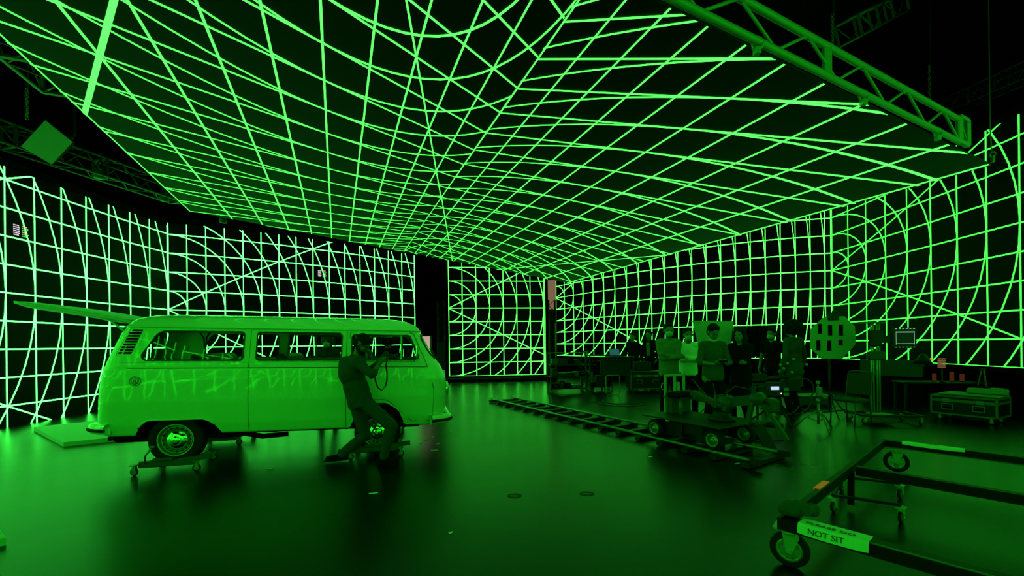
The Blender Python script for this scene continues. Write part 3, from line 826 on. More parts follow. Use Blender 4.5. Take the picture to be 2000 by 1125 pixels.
def ik(a, c, l1, l2, hint):
    a, c = Vector(a), Vector(c); d = c - a; L = min(d.length, (l1 + l2) * .995); u = d.normalized(); c2 = a + u * L
    x = (l1 * l1 - l2 * l2 + L * L) / (2 * L); h = math.sqrt(max(0, l1 * l1 - x * x))
    hv = Vector(hint); hv = (hv - u * hv.dot(u)).normalized(); return a + u * x + hv * h, c2
def hand(mb, w, d, nrm, side, curl=.5, k=1.0):
    """w wrist, d pointing direction, nrm palm normal, side=+1 thumb towards cross(d,nrm)"""
    d = Vector(d).normalized(); nrm = Vector(nrm); nrm = (nrm - d * nrm.dot(d)).normalized(); s = d.cross(nrm) * side; w = Vector(w)
    for i, (L, o) in enumerate(((.070, .026), (.078, .009), (.073, -.009), (.058, -.025))):
        kn = w + (d * (.085 - .004 * abs(i - 1)) + s * o) * k
        capsule(mb, w + (d * .012 + s * o * .5) * k, kn, .0125 * k, .0105 * k, 8)
        p = kn; ang = curl * .5; seg_ = [.45, .32, .23]
        for q in seg_:
            ang += curl * .55; v = d * math.cos(ang) + nrm * math.sin(ang); p2 = p + v * L * q * k
            capsule(mb, p, p2, .0092 * k, .0082 * k, 7); p = p2
    t0 = w + (d * .025 + s * .022) * k; t1 = t0 + (d * .035 + s * .028 + nrm * .012) * k; t2 = t1 + (d * .030 + s * .006 + nrm * .012) * k
    capsule(mb, t0, t1, .013 * k, .0105 * k, 8); capsule(mb, t1, t2, .0105 * k, .0085 * k, 8)
LONG_ID = 0
def hs_(a, b, c): return (a * 1.10, b * 1.10, c * 1.10)
def person(label, base, k, rz, J=None, top='cloth_dark', bottom='denim', hair='short', mask=True, sleeves='long', arms=None, legs=None, lean=0.0,
           head=(0, 0, 0), voxel=.011, skin='skin', group=None, hem=.0, cap=False, hands=True, curl=.6, sit=False, shoes='cloth_black', jacket=None, beard=False, glasses=False, look='person', girth=.0):
    """local frame: x forward, y left, z up; k = height / 1.8"""
    t = thing('person', label, look, base, rz, group)
    Z = Vector
    pel = Z((0, 0, .96)); ch = Z((lean * .35, 0, 1.30)); nk = Z((lean * .55 + .01, 0, 1.49)); hd = Z((lean * .62 + .035, 0, 1.665))
    sh = {1: Z((lean * .5, .172, 1.445)), -1: Z((lean * .5, -.172, 1.445))}
    hp = {1: Z((0, .095, .92)), -1: Z((0, -.095, .92))}
    wr = {1: Z((.05, .26, .90)), -1: Z((.05, -.26, .90))}; eh = {1: Z((-.5, .4, -.6)), -1: Z((-.5, -.4, -.6))}
    an = {1: Z((-.02, .12, .08)), -1: Z((.02, -.12, .08))}; kh = {1: Z((1, 0, 0)), -1: Z((1, 0, 0))}
    toe = {1: Z((1, .15, 0)), -1: Z((1, -.15, 0))}; hdir = {1: None, -1: None}; hn = {1: Z((0, -1, 0)), -1: Z((0, 1, 0))}
    if J:
        for key, v in J.items():
            if key == 'pel': pel = Z(v)
            elif key == 'ch': ch = Z(v)
            elif key == 'nk': nk = Z(v)
            elif key == 'hd': hd = Z(v)
            else:
                nm, sd = key[:-1], 1 if key[-1] == 'l' else -1
                {'sh': sh, 'hp': hp, 'wr': wr, 'eh': eh, 'an': an, 'kh': kh, 'toe': toe, 'hdir': hdir, 'hn': hn}[nm][sd] = Z(v)
    el = {}; kn = {}
    for s in (1, -1):
        el[s], wr[s] = ik(sh[s], wr[s], .30, .27, eh[s]); kn[s], an[s] = ik(hp[s], an[s], .44, .43, kh[s])
    zt = (ch - pel).normalized(); yt = (sh[1] - sh[-1]); yt = (yt - zt * yt.dot(zt)).normalized(); xt = yt.cross(zt)
    RT = Matrix((xt, yt, zt)).transposed(); mid = (pel + ch) / 2
    RH = Matrix.Rotation(head[0], 3, 'Z') @ Matrix.Rotation(head[1], 3, 'Y') @ Matrix.Rotation(head[2], 3, 'X')
    HS = 1.10; H = lambda x, y, z: hd + RH @ Z((x * HS, y * HS, z * HS))
    def torso(m, g):
        blob(m, pel + zt * -.01, (.115 + g, .162 + g, .13 + g), RT); blob(m, mid, (.105 + g, .145 + g, .19), RT)
        blob(m, ch, (.114 + g, .155 + g, .20 + g * .5), RT); capsule(m, sh[1] - yt * .02, sh[-1] + yt * .02, .058 + g, .058 + g, 12)
    b = MB(); torso(b, 0)
    capsule(b, nk - zt * .06, hd + RH @ Z((-.01, 0, -.04)), .058, .052)
    blob(b, H(-.012, 0, .03), hs_(.098, .077, .098), RH); blob(b, H(.030, 0, -.035), hs_(.066, .062, .085), RH); blob(b, H(.052, 0, -.085), hs_(.036, .036, .028), RH)
    capsule(b, H(.088, 0, .012), H(.104, 0, -.030), .009, .014, 8); capsule(b, H(.078, -.028, .028), H(.078, .028, .028), .013, .013, 8); capsule(b, H(.084, -.016, -.062), H(.084, .016, -.062), .009, .009, 8)
    for s in (1, -1):
        blob(b, H(-.005, s * .079, -.005), hs_(.018, .008, .030), RH, 6); blob(b, H(.055, s * .036, -.028), hs_(.028, .024, .024), RH, 6)
        capsule(b, sh[s], el[s], .050, .041); capsule(b, el[s], wr[s], .041, .027)
        capsule(b, hp[s], kn[s], .085, .056); capsule(b, kn[s], an[s], .054, .037)
        td = toe[s].normalized(); f0 = Z((an[s].x, an[s].y, an[s].z - .03)); capsule(b, f0 - td * .03, f0 + td * .14, .040, .030, 10)
        if hands:
            dd = hdir[s] if hdir[s] is not None else (wr[s] - el[s]); hand(b, wr[s], dd, hn[s], 1 if s < 0 else -1, curl)
    S = lambda m: m
    body = remesh(b, 'body', skin, t, voxel)
    # shirt
    m = MB(); torso(m, .020 + girth); capsule(m, pel - zt * .16, mid, .126 + girth, .118 + girth, 14, yt, 1.50); blob(m, pel + zt * -.06, (.138 + girth, .182 + girth, .16), RT)
    if hem: capsule(m, pel + zt * (-.12 - hem), pel, .150, .140, 14); blob(m, pel + zt * (-.12 - hem), (.15, .19, .12), RT); blob(m, pel + zt * (-.10), (.145, .188, .25), RT)
    capsule(m, nk - zt * .05, nk - zt * .015, .075, .066)
    for s in (1, -1):
        capsule(m, sh[s], el[s] if sleeves == 'long' else sh[s].lerp(el[s], .98 if sleeves == 'rolled' else .62), .061 + girth * .4, .051)
        if sleeves == 'long': capsule(m, el[s], el[s].lerp(wr[s], .93), .055, .040)
        if sleeves == 'rolled': capsule(m, el[s], el[s].lerp(wr[s], .15), .056, .052)
    tp = remesh(m, 'jacket' if jacket else 'shirt', top, t, voxel, .009, 8, cut=(pel - zt * (.10 + hem), zt))
    m = MB(); blob(m, pel + Z((0, 0, -.03)), (.116, .160, .12), RT)
    for s in (1, -1): capsule(m, hp[s], kn[s], .085 + girth * .5, .074 + girth * .3); capsule(m, kn[s], kn[s].lerp(an[s], .93), .072 + girth * .3, .060)
    remesh(m, 'trousers', bottom, t, voxel, .010, 8)
    for s in (1, -1):
        td = toe[s].normalized(); f0 = Z((an[s].x, an[s].y, an[s].z - .022)); m = MB()
        capsule(m, f0 - td * .035 + Z((0, 0, .0)), f0 + td * .16 + Z((0, 0, -.012)), .048, .036, 12); capsule(m, f0 + Z((0, 0, 0)), f0 + Z((0, 0, .06)), .046, .044)
        sh_o = remesh(m, 'shoe', shoes, t, .010)
        sm = MB(); capsule(sm, f0 - td * .04 + Z((0, 0, -.040)), f0 + td * .17 + Z((0, 0, -.040)), .050, .042, 12, Z((0, 0, 1)), .28); sm.build('sole', 'sole' if shoes == 'sneaker' else shoes, sh_o)
    # hair
    m = MB()
    if hair == 'short': blob(m, H(-.022, 0, .048), hs_(.100, .086, .094), RH); blob(m, H(-.04, 0, .0), hs_(.075, .083, .080), RH); blob(m, H(.04, 0, .098), hs_(.05, .06, .035), RH)
    elif hair == 'buzz': blob(m, H(-.010, 0, .043), (.108, .088, .098), RH); blob(m, H(-.045, 0, -.005), hs_(.064, .078, .075), RH)
    elif hair == 'long':
        blob(m, H(-.025, 0, .045), hs_(.106, .094, .098), RH); blob(m, H(-.06, 0, -.06), hs_(.075, .100, .14), RH); blob(m, hd + Z((-.09, 0, -.24)), (.075, .13, .19)); blob(m, hd + Z((.0, .085, -.10)), (.05, .03, .13)); blob(m, hd + Z((.0, -.085, -.10)), (.05, .03, .13))
    elif hair == 'curly':
        rr = random.Random(4)
        for i in range(90):
            q = Z((rr.gauss(0, 1), rr.gauss(0, 1), rr.gauss(0, 1))).normalized()
            if q.x > .45 and q.z < .4: continue
            blob(m, H(-.03 + q.x * .115, q.y * .13, .045 + q.z * .11), hs_(.045, .045, .045), RH, 5)
    elif hair == 'bun': blob(m, H(-.022, 0, .045), hs_(.100, .084, .092), RH); blob(m, H(-.04, 0, .0), hs_(.072, .080, .080), RH); blob(m, H(-.13, 0, .06), hs_(.045, .045, .045), RH)
    if hair == 'hood': blob(m, H(-.03, 0, .02), hs_(.120, .108, .135), RH); blob(m, nk + Z((-.03, 0, .02)), (.11, .12, .08))
    remesh(m, 'hood' if hair == 'hood' else 'hair', 'cloth_dark' if hair == 'hood' else 'hair', t, .010, .004, 30, 1)
    if cap:
        m = MB(); blob(m, H(-.015, 0, .060), hs_(.108, .092, .078), RH); capsule(m, H(.06, 0, .055), H(.15, 0, .045), .065, .05, 12, RH @ Z((0, 0, 1)), .15); remesh(m, 'cap', 'cloth_black', t, .008)
    if beard: m = MB(); blob(m, H(.045, 0, -.075), hs_(.052, .062, .048), RH); blob(m, H(.01, 0, -.055), hs_(.05, .073, .045), RH); remesh(m, 'beard', 'hair', t, .008, .003, 40)
    if mask == 'chin': m = MB(); blob(m, H(.030, 0, -.105), hs_(.068, .070, .034), RH); remesh(m, 'face_mask', 'mask', t, .008)
    elif mask: m = MB(); blob(m, H(.045, 0, -.052), hs_(.066, .064, .056), RH); blob(m, H(.09, 0, -.035), hs_(.028, .026, .030), RH); remesh(m, 'face_mask', 'mask', t, .008)
    m = MB()
    for s in (1, -1): blob(m, H(.079, s * .031, .004), hs_(.009, .013, .008), RH, 5)
    m.build('eyes', 'eye', t)
    if glasses:
        m = MB()
        for s in (1, -1):
            m.tube([H(.098, s * .033 + .024 * math.cos(a), .004 + .019 * math.sin(a)) for a in [2 * PI * q / 16 for q in range(16)]], .0022, 5, closed=True)
            m.tube([H(.096, s * .057, .008), H(.05, s * .079, .008), H(-.02, s * .082, .0)], .002, 5)
        m.tube([H(.098, -.009, .006), H(.100, 0, .009), H(.098, .009, .006)], .002, 5); m.build('glasses', 'dark', t)
    t.scale = (k, k, k)
    return t, dict(wr=wr, el=el, hd=hd, sh=sh)
# photographer beside the van: joints read in metres in his own frame
ZP = 5.55; kP = 1.0
pb = onz(713, 900, 0); pb = at(713, 900, ZP); pb.z = 0
def LJ(px, py, dz): p = at(px, py, ZP + dz) - pb; return p
J = dict(pel=LJ(702, 779, 0), ch=LJ(687, 730, 0), nk=LJ(692, 695, 0), hd=LJ(707, 672, 0), shr=LJ(701, 709, -.15), shl=LJ(675, 711, .11),
         wrr=LJ(744, 706, -.08), wrl=LJ(741, 705, .06), ehr=(.1, -1, -.75), ehl=(.1, .6, -.8), hpr=LJ(716, 788, -.08), hpl=LJ(695, 788, .08),
         anr=LJ(748, 884, -.10), anl=LJ(666, 886, .10), khr=(1, 0, .1), khl=(.8, 0, .2), toer=(1, -.10, 0), toel=(-.85, -.35, 0),
         hdirr=(1, .15, .45), hdirl=(1, -.15, .45), hnr=(0, 1, .2), hnl=(0, -1, .2))
J['toel'] = (-.95, -.3, 0)
J['anr'].z = .085; J['anl'].z = .085
ph, pj = person('bearded photographer in rolled sleeves leaning back beside the van, camera in both hands', pb, kP, 0, J, 'cloth_dark', 'denim', 'buzz', False, 'rolled',
            head=(.0, .62, 0), voxel=.008, skin='skin2', beard=True, glasses=True, shoes='cloth_black', curl=.9, girth=.022)
# his camera: a thing he holds
cp = at(754, 697, ZP - .01)
ct = thing('photo_camera', 'black photo camera held by the bearded photographer beside the van', 'camera', cp, -.05)
m = MB(); m.box((0, 0, 0), (.06, .135, .095), bev=.012); m.box((0, 0, .058), (.05, .05, .03), bev=.008); m.box((.0, -.055, -.005), (.075, .03, .085), bev=.01); m.build('camera_body', 'dark', ct)
m = MB(); m.lathe([(.034, .03), (.036, .05), (.034, .055), (.034, .10), (.037, .105), (.038, .15), (.030, .15), (.02, .14), (0, .138)], (0, 0, 0), 'X', 20); m.build('lens', 'dark', ct)
m = MB(); 
q = [at(a, b, ZP + c) - cp for a, b, c in ((744, 704, -.07), (733, 716, -.07), (730.5, 727, -.06), (732, 742, -.05), (737, 757, -.03), (745, 763, 0), (752, 755, .03), (755, 743, .05), (755, 728, .06), (753, 712, .06), (756, 703, .06))]
vs = []; fs = []
for i, p in enumerate(q): vs += [p + Vector((0, -.016, .0)), p + Vector((.006, .016, 0))]
for i in range(len(q) - 1): fs.append((2 * i, 2 * i + 1, 2 * i + 3, 2 * i + 2))
nvs = len(vs); vs += [v + Vector((.003, 0, .003)) for v in vs]
fs += [tuple(nvs + x for x in reversed(f)) for f in fs]
m.add(vs, fs, 0, True); m.build('neck_strap', 'black', ct, loc=(0, 0, 0)); ct.rotation_euler = (0, 0, 0)

def crowd(px, py_top, Zd, rz, label, **kw):
    h = at(px, py_top, Zd); k = h.z / 1.80; b = Vector((h.x, h.y, 0)); J = kw.pop('J', None)
    return person(label, b, k, rz, J, **kw)
face = -PI / 2     # towards the camera
HOLD = dict(wrl=(.30, .10, 1.14), wrr=(.30, -.10, 1.14), ehl=(-.3, .6, -1), ehr=(-.3, -.6, -1), hdirl=(.8, -.5, .3), hdirr=(.8, .5, .3), hnl=(0, -.5, 1), hnr=(0, .5, 1))
CROSS = dict(wrl=(.22, -.10, 1.22), wrr=(.25, .08, 1.18), ehl=(-.1, .8, -1), ehr=(-.1, -.8, -1), hnl=(-1, 0, 0), hnr=(-1, 0, 0))
p1, _ = crowd(1305, 632, 8.3, face - .15, 'standing person in tan jacket and face mask, arms folded across the chest', J=CROSS, top='cloth_beige', bottom='cloth_black', hair='short', jacket=True, voxel=.013)
p2, _ = crowd(1343, 641, 8.6, face - .2, 'standing person in a bright white sweater and face mask, arms folded', J=CROSS, top='cloth_white', bottom='cloth_black', hair='short', voxel=.013)
p3, j3 = crowd(1391, 634, 7.35, face - .05, 'standing man in a dark sweater looking down at a phone, mask pulled under his chin', J=HOLD, top='cloth_mid', bottom='cloth_black', hair='short', mask='chin', sleeves='rolled', head=(.15, .45, 0), glasses=True)
p4, _ = crowd(1446, 640, 7.5, face - .9, 'person with long dark hair in a long black coat beside the man with the phone', J=dict(CROSS), top='cloth_black', bottom='cloth_black', hair='long', hem=.3, jacket=True, mask=False, voxel=.013)
p5, _ = crowd(1508, 641, 9.7, face - 1.0, 'man in a black t-shirt and face mask standing sideways behind the camera crane', top='cloth_black', bottom='cloth_black', hair='short', sleeves='short', voxel=.013)
p6, _ = crowd(1549, 631, 8.9, -face + .3, 'person with big curly hair seen from behind in a loose grey top', top='cloth_mid', bottom='cloth_black', hair='curly', mask=False, hem=.3, jacket=True, voxel=.013)
p7, _ = crowd(1268, 646, 14.4, face - .8, 'slim person in open dark coat over pale shirt, left of the tan jacket', top='cloth_black', bottom='cloth_black', hair='bun', mask=False, jacket=True, voxel=.014)
m = MB(); capsule(m, (.10, .02, 1.05), (.12, .02, 1.38), .06, .06); remesh(m, 'pale_shirt', 'cloth_beige', p7, .012)
p8, _ = crowd(640, 654, 8.2, face + .2, 'masked person beyond the van, seen through its middle window', top='cloth_dark', bottom='cloth_black', hair='hood', voxel=.013)
p9, _ = crowd(757, 652, 8.3, -face, 'dark figure in a wide coat beyond the van, seen through the cab window', top='cloth_black', bottom='cloth_black', hair='curly', mask=False, jacket=True, hem=.3, voxel=.014)
p10, _ = crowd(1236, 650, 14.5, face - .6, 'dark figure standing at the equipment desk left of the road case', top='cloth_black', bottom='cloth_black', hair='short', mask=False, voxel=.014)
# phone and tablet in hands
def held(name, label, cat, who, p, dims, rot=(0, 0, 0), mat='dark'):
    o = bpy.data.objects[who.name]; R = Matrix.Rotation(o.rotation_euler.z, 3, 'Z'); loc = Vector(o.location) + R @ (Vector(p) * o.scale[0])
    ob = MB().box((0, 0, 0), dims, bev=.004).build(name, mat); ob.location = loc; ob.rotation_euler = (rot[0], rot[1], rot[2] + o.rotation_euler.z); return tag(ob, label, cat)
held('mobile_phone', 'dark phone held by the man looking down in the dark sweater', 'phone', p3, (.40, .0, 1.19), (.075, .15, .010), (0, -.5, 0))
# seated operator at the desks on the far left of the crew
SIT = dict(pel=(0, 0, .52), ch=(.06, 0, .84), nk=(.10, 0, 1.04), hd=(.14, 0, 1.21), shl=(.08, .18, .98), shr=(.08, -.18, .98), hpl=(.02, .09, .50), hpr=(.02, -.09, .50),
           anl=(.50, .16, .08), anr=(.42, -.18, .08), khl=(.3, 0, 1), khr=(.3, 0, 1), wrl=(.40, .14, .78), wrr=(.40, -.12, .78))
sb = onz(1148, 757, 0); sb.y += .3
p12, _ = person('seated operator in pale trousers and face mask at the left equipment desk', Vector((sb.x, sb.y, 0)), 1.0, face - .1, SIT, 'cloth_black', 'pale_leg', 'short', True, voxel=.014)

# ---------------------------------------------------------------- rolling parts shared by the gear
M.update({'rimgrey': pbr('wheel_grey', (.30, .30, .30), .4, metal=.5), 'tape_o': pbr('orange_tape', (.75, .16, .04), .6, emit=(1, .16, .03), estr=.16), 'case': pbr('black_laminate', (.004, .004, .004), .5, spec=.25),
 'deck': pbr('deck_plate', (.018, .019, .018), .5, bump=.2, bscale=80, spec=.3), 'greymetal': pbr('grey_painted_metal', (.045, .048, .045), .45, noise=.2, spec=.3), 'board': pbr('white_board', (.55, .57, .54), .7),
 'foam': pbr('reflector_white', (.24, .25, .23), .8), 'foam2': pbr('bounce_white', (.34, .35, .33), .8), 'softw': pbr('diffuser_cloth', (.17, .18, .165), .8, bump=.3, bscale=4), 'woodtan': pbr('tan_board', (.32, .24, .17), .8),
 'truss': pbr('truss_aluminium', (.34, .35, .34), .45, metal=.1), 'trussd': pbr('truss_dark', (.05, .05, .05), .4, metal=.3), 'cable': pbr('cable_black', (.012, .012, .012), .5), 'gloss': pbr('black_gloss', (.002, .002, .002), .04, spec=.12),
 'warm': emis('warm_lamp', (1, .35, .10), .6), 'warm2': emis('amber_glow', (1, .28, .10), .055), 'warm3': emis('amber_shade', (1, .5, .2), .16), 'pink': emis('board_glow', (.85, .60, .46), .60), 'scr_g': emis('monitor_green', (.002, .022, .003), 1.0), 'scr_w': emis('monitor_text', (.45, .85, .55), .7), 'scr_b': emis('blue_white_display', (.55, .75, 1.0), 1.0), 'scr_t': emis('laptop_glow', (.02, .10, .10), 1.0),
 'lens': pbr('lens_glass', (.05, .05, .05), .08, spec=.8), 'led_s': emis('indicator', (.7, 1, .8), 1.5)})
def wheel_part(parent, c, r, w, ax, rim='rimgrey', spokes=5):
    R_ = Matrix.Rotation(math.atan2(ax[1], ax[0]), 3, 'Z') @ Matrix.Rotation(PI / 2, 3, 'Y')
    t = MB(); t.lathe([(r * .62, -w / 2), (r * .92, -w / 2), (r, -w * .3), (r, w * .3), (r * .92, w / 2), (r * .62, w / 2), (r * .62, -w / 2)], c, mat=R_, n=28, caps=False)
    h = t; n0 = len(t.f); h.lathe([(r * .54, -w * .42), (r * .66, -w * .53), (r * .66, w * .53), (r * .54, w * .42), (r * .54, -w * .42)], c, mat=R_, n=28, caps=False)
    h.lathe([(0, -w * .5), (r * .2, -w * .5), (r * .2, w * .5), (0, w * .5)], c, mat=R_, n=16)
    if spokes:
        for k in range(spokes):
            a = 2 * PI * k / spokes; d = R_ @ Vector((math.cos(a), math.sin(a), 0)); h.bar(Vector(c) + d * r * .15, Vector(c) + d * r * .6, w * .6, r * .22)
    else: h.lathe([(0, -w * .30), (r * .6, -w * .2), (r * .6, w * .2), (0, w * .30)], c, mat=R_, n=20)
    for i_ in range(n0, len(t.m)): t.m[i_] = 1
    return t.build('wheel', ['rubber', rim], parent)
def caster(parent, c, r, top, rz=0, spokes=5, mat='zinc'):
    """c = floor point under the wheel, top = height of its plate"""
    R = Matrix.Rotation(rz, 3, 'Z'); w = r * .42; ax = R @ Vector((0, 1, 0)); c = Vector(c); hub = c + Vector((0, 0, r))
    m = MB(); m.box((c.x, c.y, top - .006), (r * 1.5, r * 1.2, .012), rz); m.lathe([(r * .42, 0), (r * .42, .02), (r * .3, .03)], (c.x, c.y, top - .045), n=16)
    for s in (-1, 1):
        o = ax * (w * .5 + .008) * s; q = [(-.35 * r, top - .02), (.45 * r, top - .02), (.50 * r, top - .06), (.14 * r, r * .85), (-.14 * r, r * .85), (-.30 * r, top - .06)]
        m.prism(q, .006, mat=R, c=c + o)
    m.cyl(hub - ax * (w * .5 + .02), hub + ax * (w * .5 + .02), r * .10, 8)
    f = m.build('caster', mat, parent); wheel_part(f, tuple(hub), r, w, (ax.x, ax.y), spokes=spokes); return f
# wheel dollies carrying the van (one under each near and far wheel)
def van_local(x, y, z=0):
    c, s = math.cos(PHI), math.sin(PHI); return Vector((van.location.x + x * c - y * s, van.location.y + x * s + y * c, z))
def wheel_dolly(x, y, label):
    b = van_local(x, y); t = thing('wheel_dolly', label, 'wheel dolly', b, PHI, 'wheel dollies under the van')
    side = -1 if y < 0 else 1
    for sx in (-1, 1): MB().tube([(sx * .235, -.24, .105), (sx * .235, .24, .105)], .035, 12).build('roller', 'steel', t)
    m = MB(); m.box((0, side * .24, .115), (.62, .07, .075), bev=.012); m.box((-.05, side * .26, .165), (.22, .05, .04), bev=.01); m.bar((.10, side * .24, .13), (.46, side * .24, .17), .05, .055)
    m.box((.0, -side * .22, .10), (.5, .05, .05)); m.build('frame', 'greymetal', t)
    m = MB(); m.tube([(-.22, side * .30, .14), (-.20, side * .33, .24), (-.13, side * .34, .33)], .012, 8); m.box((-.12, side * .34, .345), (.05, .03, .03), bev=.01); m.build('pedal', 'steel', t)
    for sx, sy in ((-.33, .30), (.33, .30), (-.30, -.24), (.30, -.24)):
        yy = sy * side if side > 0 else -sy
        caster(t, (sx, yy, 0), .045, .13, .4 * sx, 0, 'steel')
    return t
wheel_dolly(0, -.70, 'steel wheel dolly with rollers under the rear near wheel of the van')
wheel_dolly(2.48, -.70, 'steel wheel dolly under the front near wheel, behind the photographer')
wheel_dolly(0, .70, 'steel wheel dolly under the rear far wheel of the van')
wheel_dolly(2.48, .70, 'steel wheel dolly under the front far wheel of the van')
# pale board lying behind the van
def slab(name, pts, z0, z1, mat, label, cat, **k):
    c = sum(pts, Vector((0, 0, 0))) / len(pts); t = MB(); n = len(pts)
    lo = [Vector((p.x - c.x, p.y - c.y, z0)) for p in pts]; hi = [Vector((p.x - c.x, p.y - c.y, z1)) for p in pts]
    t.add(lo + hi, [tuple(range(n - 1, -1, -1)), tuple(range(n, 2 * n))] + [(i, (i + 1) % n, n + (i + 1) % n, n + i) for i in range(n)])
    o = t.build(name, mat); o.location = (c.x, c.y, 0); return tag(o, label, cat, **k)
slab('loading_ramp', [onz(66, 834, .07), onz(124, 864, .07), onz(262, 850, .07), onz(205, 820, .07)], .0, .07, 'board', 'pale flat ramp board on the floor behind the open tailgate', 'ramp')
slab('white_case_lid', [onz(-90, 1010, .06), onz(-4, 1028, .06), onz(12, 1050, .06), onz(-100, 1075, .06)], 0, .06, 'board', 'corner of a white board on the floor at the bottom left edge', 'board')
# paper scraps on the floor
for i, (x, y, L, a) in enumerate([(729, 963, .09, .2), (527, 915, .07, .1), (848, 879, .10, 0), (855, 867, .06, .4), (822, 866, .05, .2), (845, 853, .04, -.3), (880, 843, .04, .3), (832, 860, .05, .1), (880, 1040, .03, .8), (1440, 905, .08, .5), (1270, 892, .05, .2)]):
    p = onz(x, y, .004); m = MB(); m.box((0, 0, .003), (L, .025, .002), a); m.box((L * .3, .01, .005), (L * .4, .02, .002), a + .5)
    o = m.build('paper_scrap', 'paper'); o.location = (p.x, p.y, 0); tag(o, 'small scrap of white paper or tape lying on the floor between van and dolly track', 'paper scrap', 'paper scraps on the floor')
for x, y in ((1146, 964), (1005, 968)):
    p = onz(x, y, .002); o = MB().tube([(.06 * math.cos(a) * 1.2, .045 * math.sin(a), .001) for a in [2 * PI * k / 14 for k in range(15)]], .003, 4).build('tape_mark', 'dark'); o.location = (p.x, p.y, .003); tag(o, 'dark ring of tape stuck on the open floor left of the dolly', 'tape mark', 'tape rings on the floor')

# ---------------------------------------------------------------- dolly track
RA, RB_ = onz(957, 778, .09), onz(1477, 902, .09); FA, FB = onz(999, 775.5, .09), onz(1532, 885, .09)
o0 = Vector((RA.x, RA.y, 0)); tr = thing('dolly_track', 'straight dolly track of two bright rails on dark sleepers crossing the floor', 'dolly track', o0)
for a, b in ((RA, RB_), (FA, FB)): MB().tube([a - o0, (a + b) / 2 - o0, b - o0], .022, 10).build('rail', 'steel', tr)
for k in range(17):
    q = (k + .4) / 16.6; a = RA.lerp(RB_, q) - o0; b = FA.lerp(FB, q) - o0; e = (b - a).normalized() * .10
    a.z = b.z = .035; MB().bar(a - e, b + e, .10, .05).bar(a + Vector((0, 0, .02)), a + Vector((0, 0, .05)), .05).bar(b + Vector((0, 0, .02)), b + Vector((0, 0, .05)), .05).build('sleeper', 'dark', tr)
for q_ in (RB_, FB): MB().box(q_ - o0, (.12, .06, .08), -.9).build('end_stop', 'dark', tr)
U = (RB_ - RA); U.z = 0; U.normalize(); V = Vector((-U.y, U.x, 0))
V = V if V.dot(FA - RA) > 0 else -V
# ---------------------------------------------------------------- camera dolly on the track; local x = along track towards the camera side, y = across (far side positive)
w1 = onz(1284, 852, .11); w2 = onz(1389, 880, .11)
dz = thing('camera_dolly', 'dark camera dolly with pale wheel discs, deck and crane base on the track', 'camera dolly', (w1.x, w1.y, 0), math.atan2(U.y, U.x))
WB = (w2 - w1).length; ysg = 1 if Matrix.Rotation(math.atan2(U.y, U.x), 3, 'Z') @ Vector((0, 1, 0)) @ V > 0 else -1
Y = lambda y: y * ysg
for x in (0, WB):
    for y in (-.02, .68): wheel_part(dz, (x, Y(y), .11 + .135), .135, .11, (0, 1), 'rimgrey', 0)
m = MB(); m.box((WB / 2 - .05, Y(.33), .30), (WB * .62, .50, .20), bev=.02); m.box((WB * .25, Y(.06), .26), (WB * .35, .03, .18)); m.box((WB * .72, Y(.06), .26), (.10, .05, .24)); m.box((WB / 2, Y(.33), .16), (WB * .9, .3, .06)); m.build('chassis', 'dark', dz)
m = MB(); m.box((WB / 2 - .02, Y(.30), .425), (WB + .34, .86, .022), bev=.006); m.build('deck', 'deck', dz)
m = MB()
m.box((-.02, Y(.52), .60), (.10, .46, .34), bev=.01); m.box((.12, Y(.45), .70), (.35, .5, .03)); m.build('control_box', 'greymetal', dz)
m = MB()
for y in (.28, .50, .72): m.bar((-.08, Y(y), .44), (-.08, Y(y), 1.02), .03)
m.bar((-.08, Y(.26), 1.02), (-.08, Y(.74), 1.02), .03); m.bar((-.08, Y(.62), .44), (-.10, Y(.60), .90), .04); m.tube([(-.09, Y(.25) + .05 * math.cos(a), .85 + .05 * math.sin(a)) for a in [2 * PI * k / 16 for k in range(16)]], .006, 5, closed=True)
m.build('push_bar', 'truss', dz)
m = MB(); m.box((.16, Y(.34), .74), (.26, .40, .09), bev=.035); m.build('seat', 'cloth_black', dz); MB().cyl((.16, Y(.34), .43), (.16, Y(.34), .70), .03).build('seat_post', 'alu', dz)
m = MB(); m.lathe([(.17, 0), (.17, .05), (.12, .07), (.12, .18), (.14, .19), (.14, .22), (0, .22)], (.82, Y(.38), .435), n=24); m.box((.82, Y(.38), .72), (.12, .14, .16), bev=.02); m.build('turntable', 'dark', dz)
m = MB(); m.bar((.40, Y(.30), .80), (.95, Y(.32), .62), .10, .07); m.bar((.30, Y(.42), .72), (.92, Y(.40), .66), .06, .08)
for x in (.5, .66, .82): m.cyl((x, Y(.26), .74 - (x - .5) * .3), (x, Y(.22), .74 - (x - .5) * .3), .016, 8)
m.build('lower_arm', 'greymetal', dz)
m = MB(); m.bar((.88, Y(.38), .70), (1.35, Y(.36), .80), .12, .13); m.lathe([(0, -.08), (.10, -.08), (.10, .08), (0, .08)], (.90, Y(.36), .70), 'Y', 20); m.lathe([(0, -.07), (.08, -.07), (.08, .07), (0, .07)], (1.34, Y(.36), .80), 'Y', 18); m.build('crane_arm', 'greymetal', dz)
m = MB(); m.bar((1.34, Y(.40), .80), (1.62, Y(.50), .30), .10, .04); m.bar((1.30, Y(.30), .76), (1.24, Y(.28), .46), .05); m.box((1.45, Y(.45), .72), (.18, .14, .18), bev=.03); m.build('ramp_leg', 'greymetal', dz)
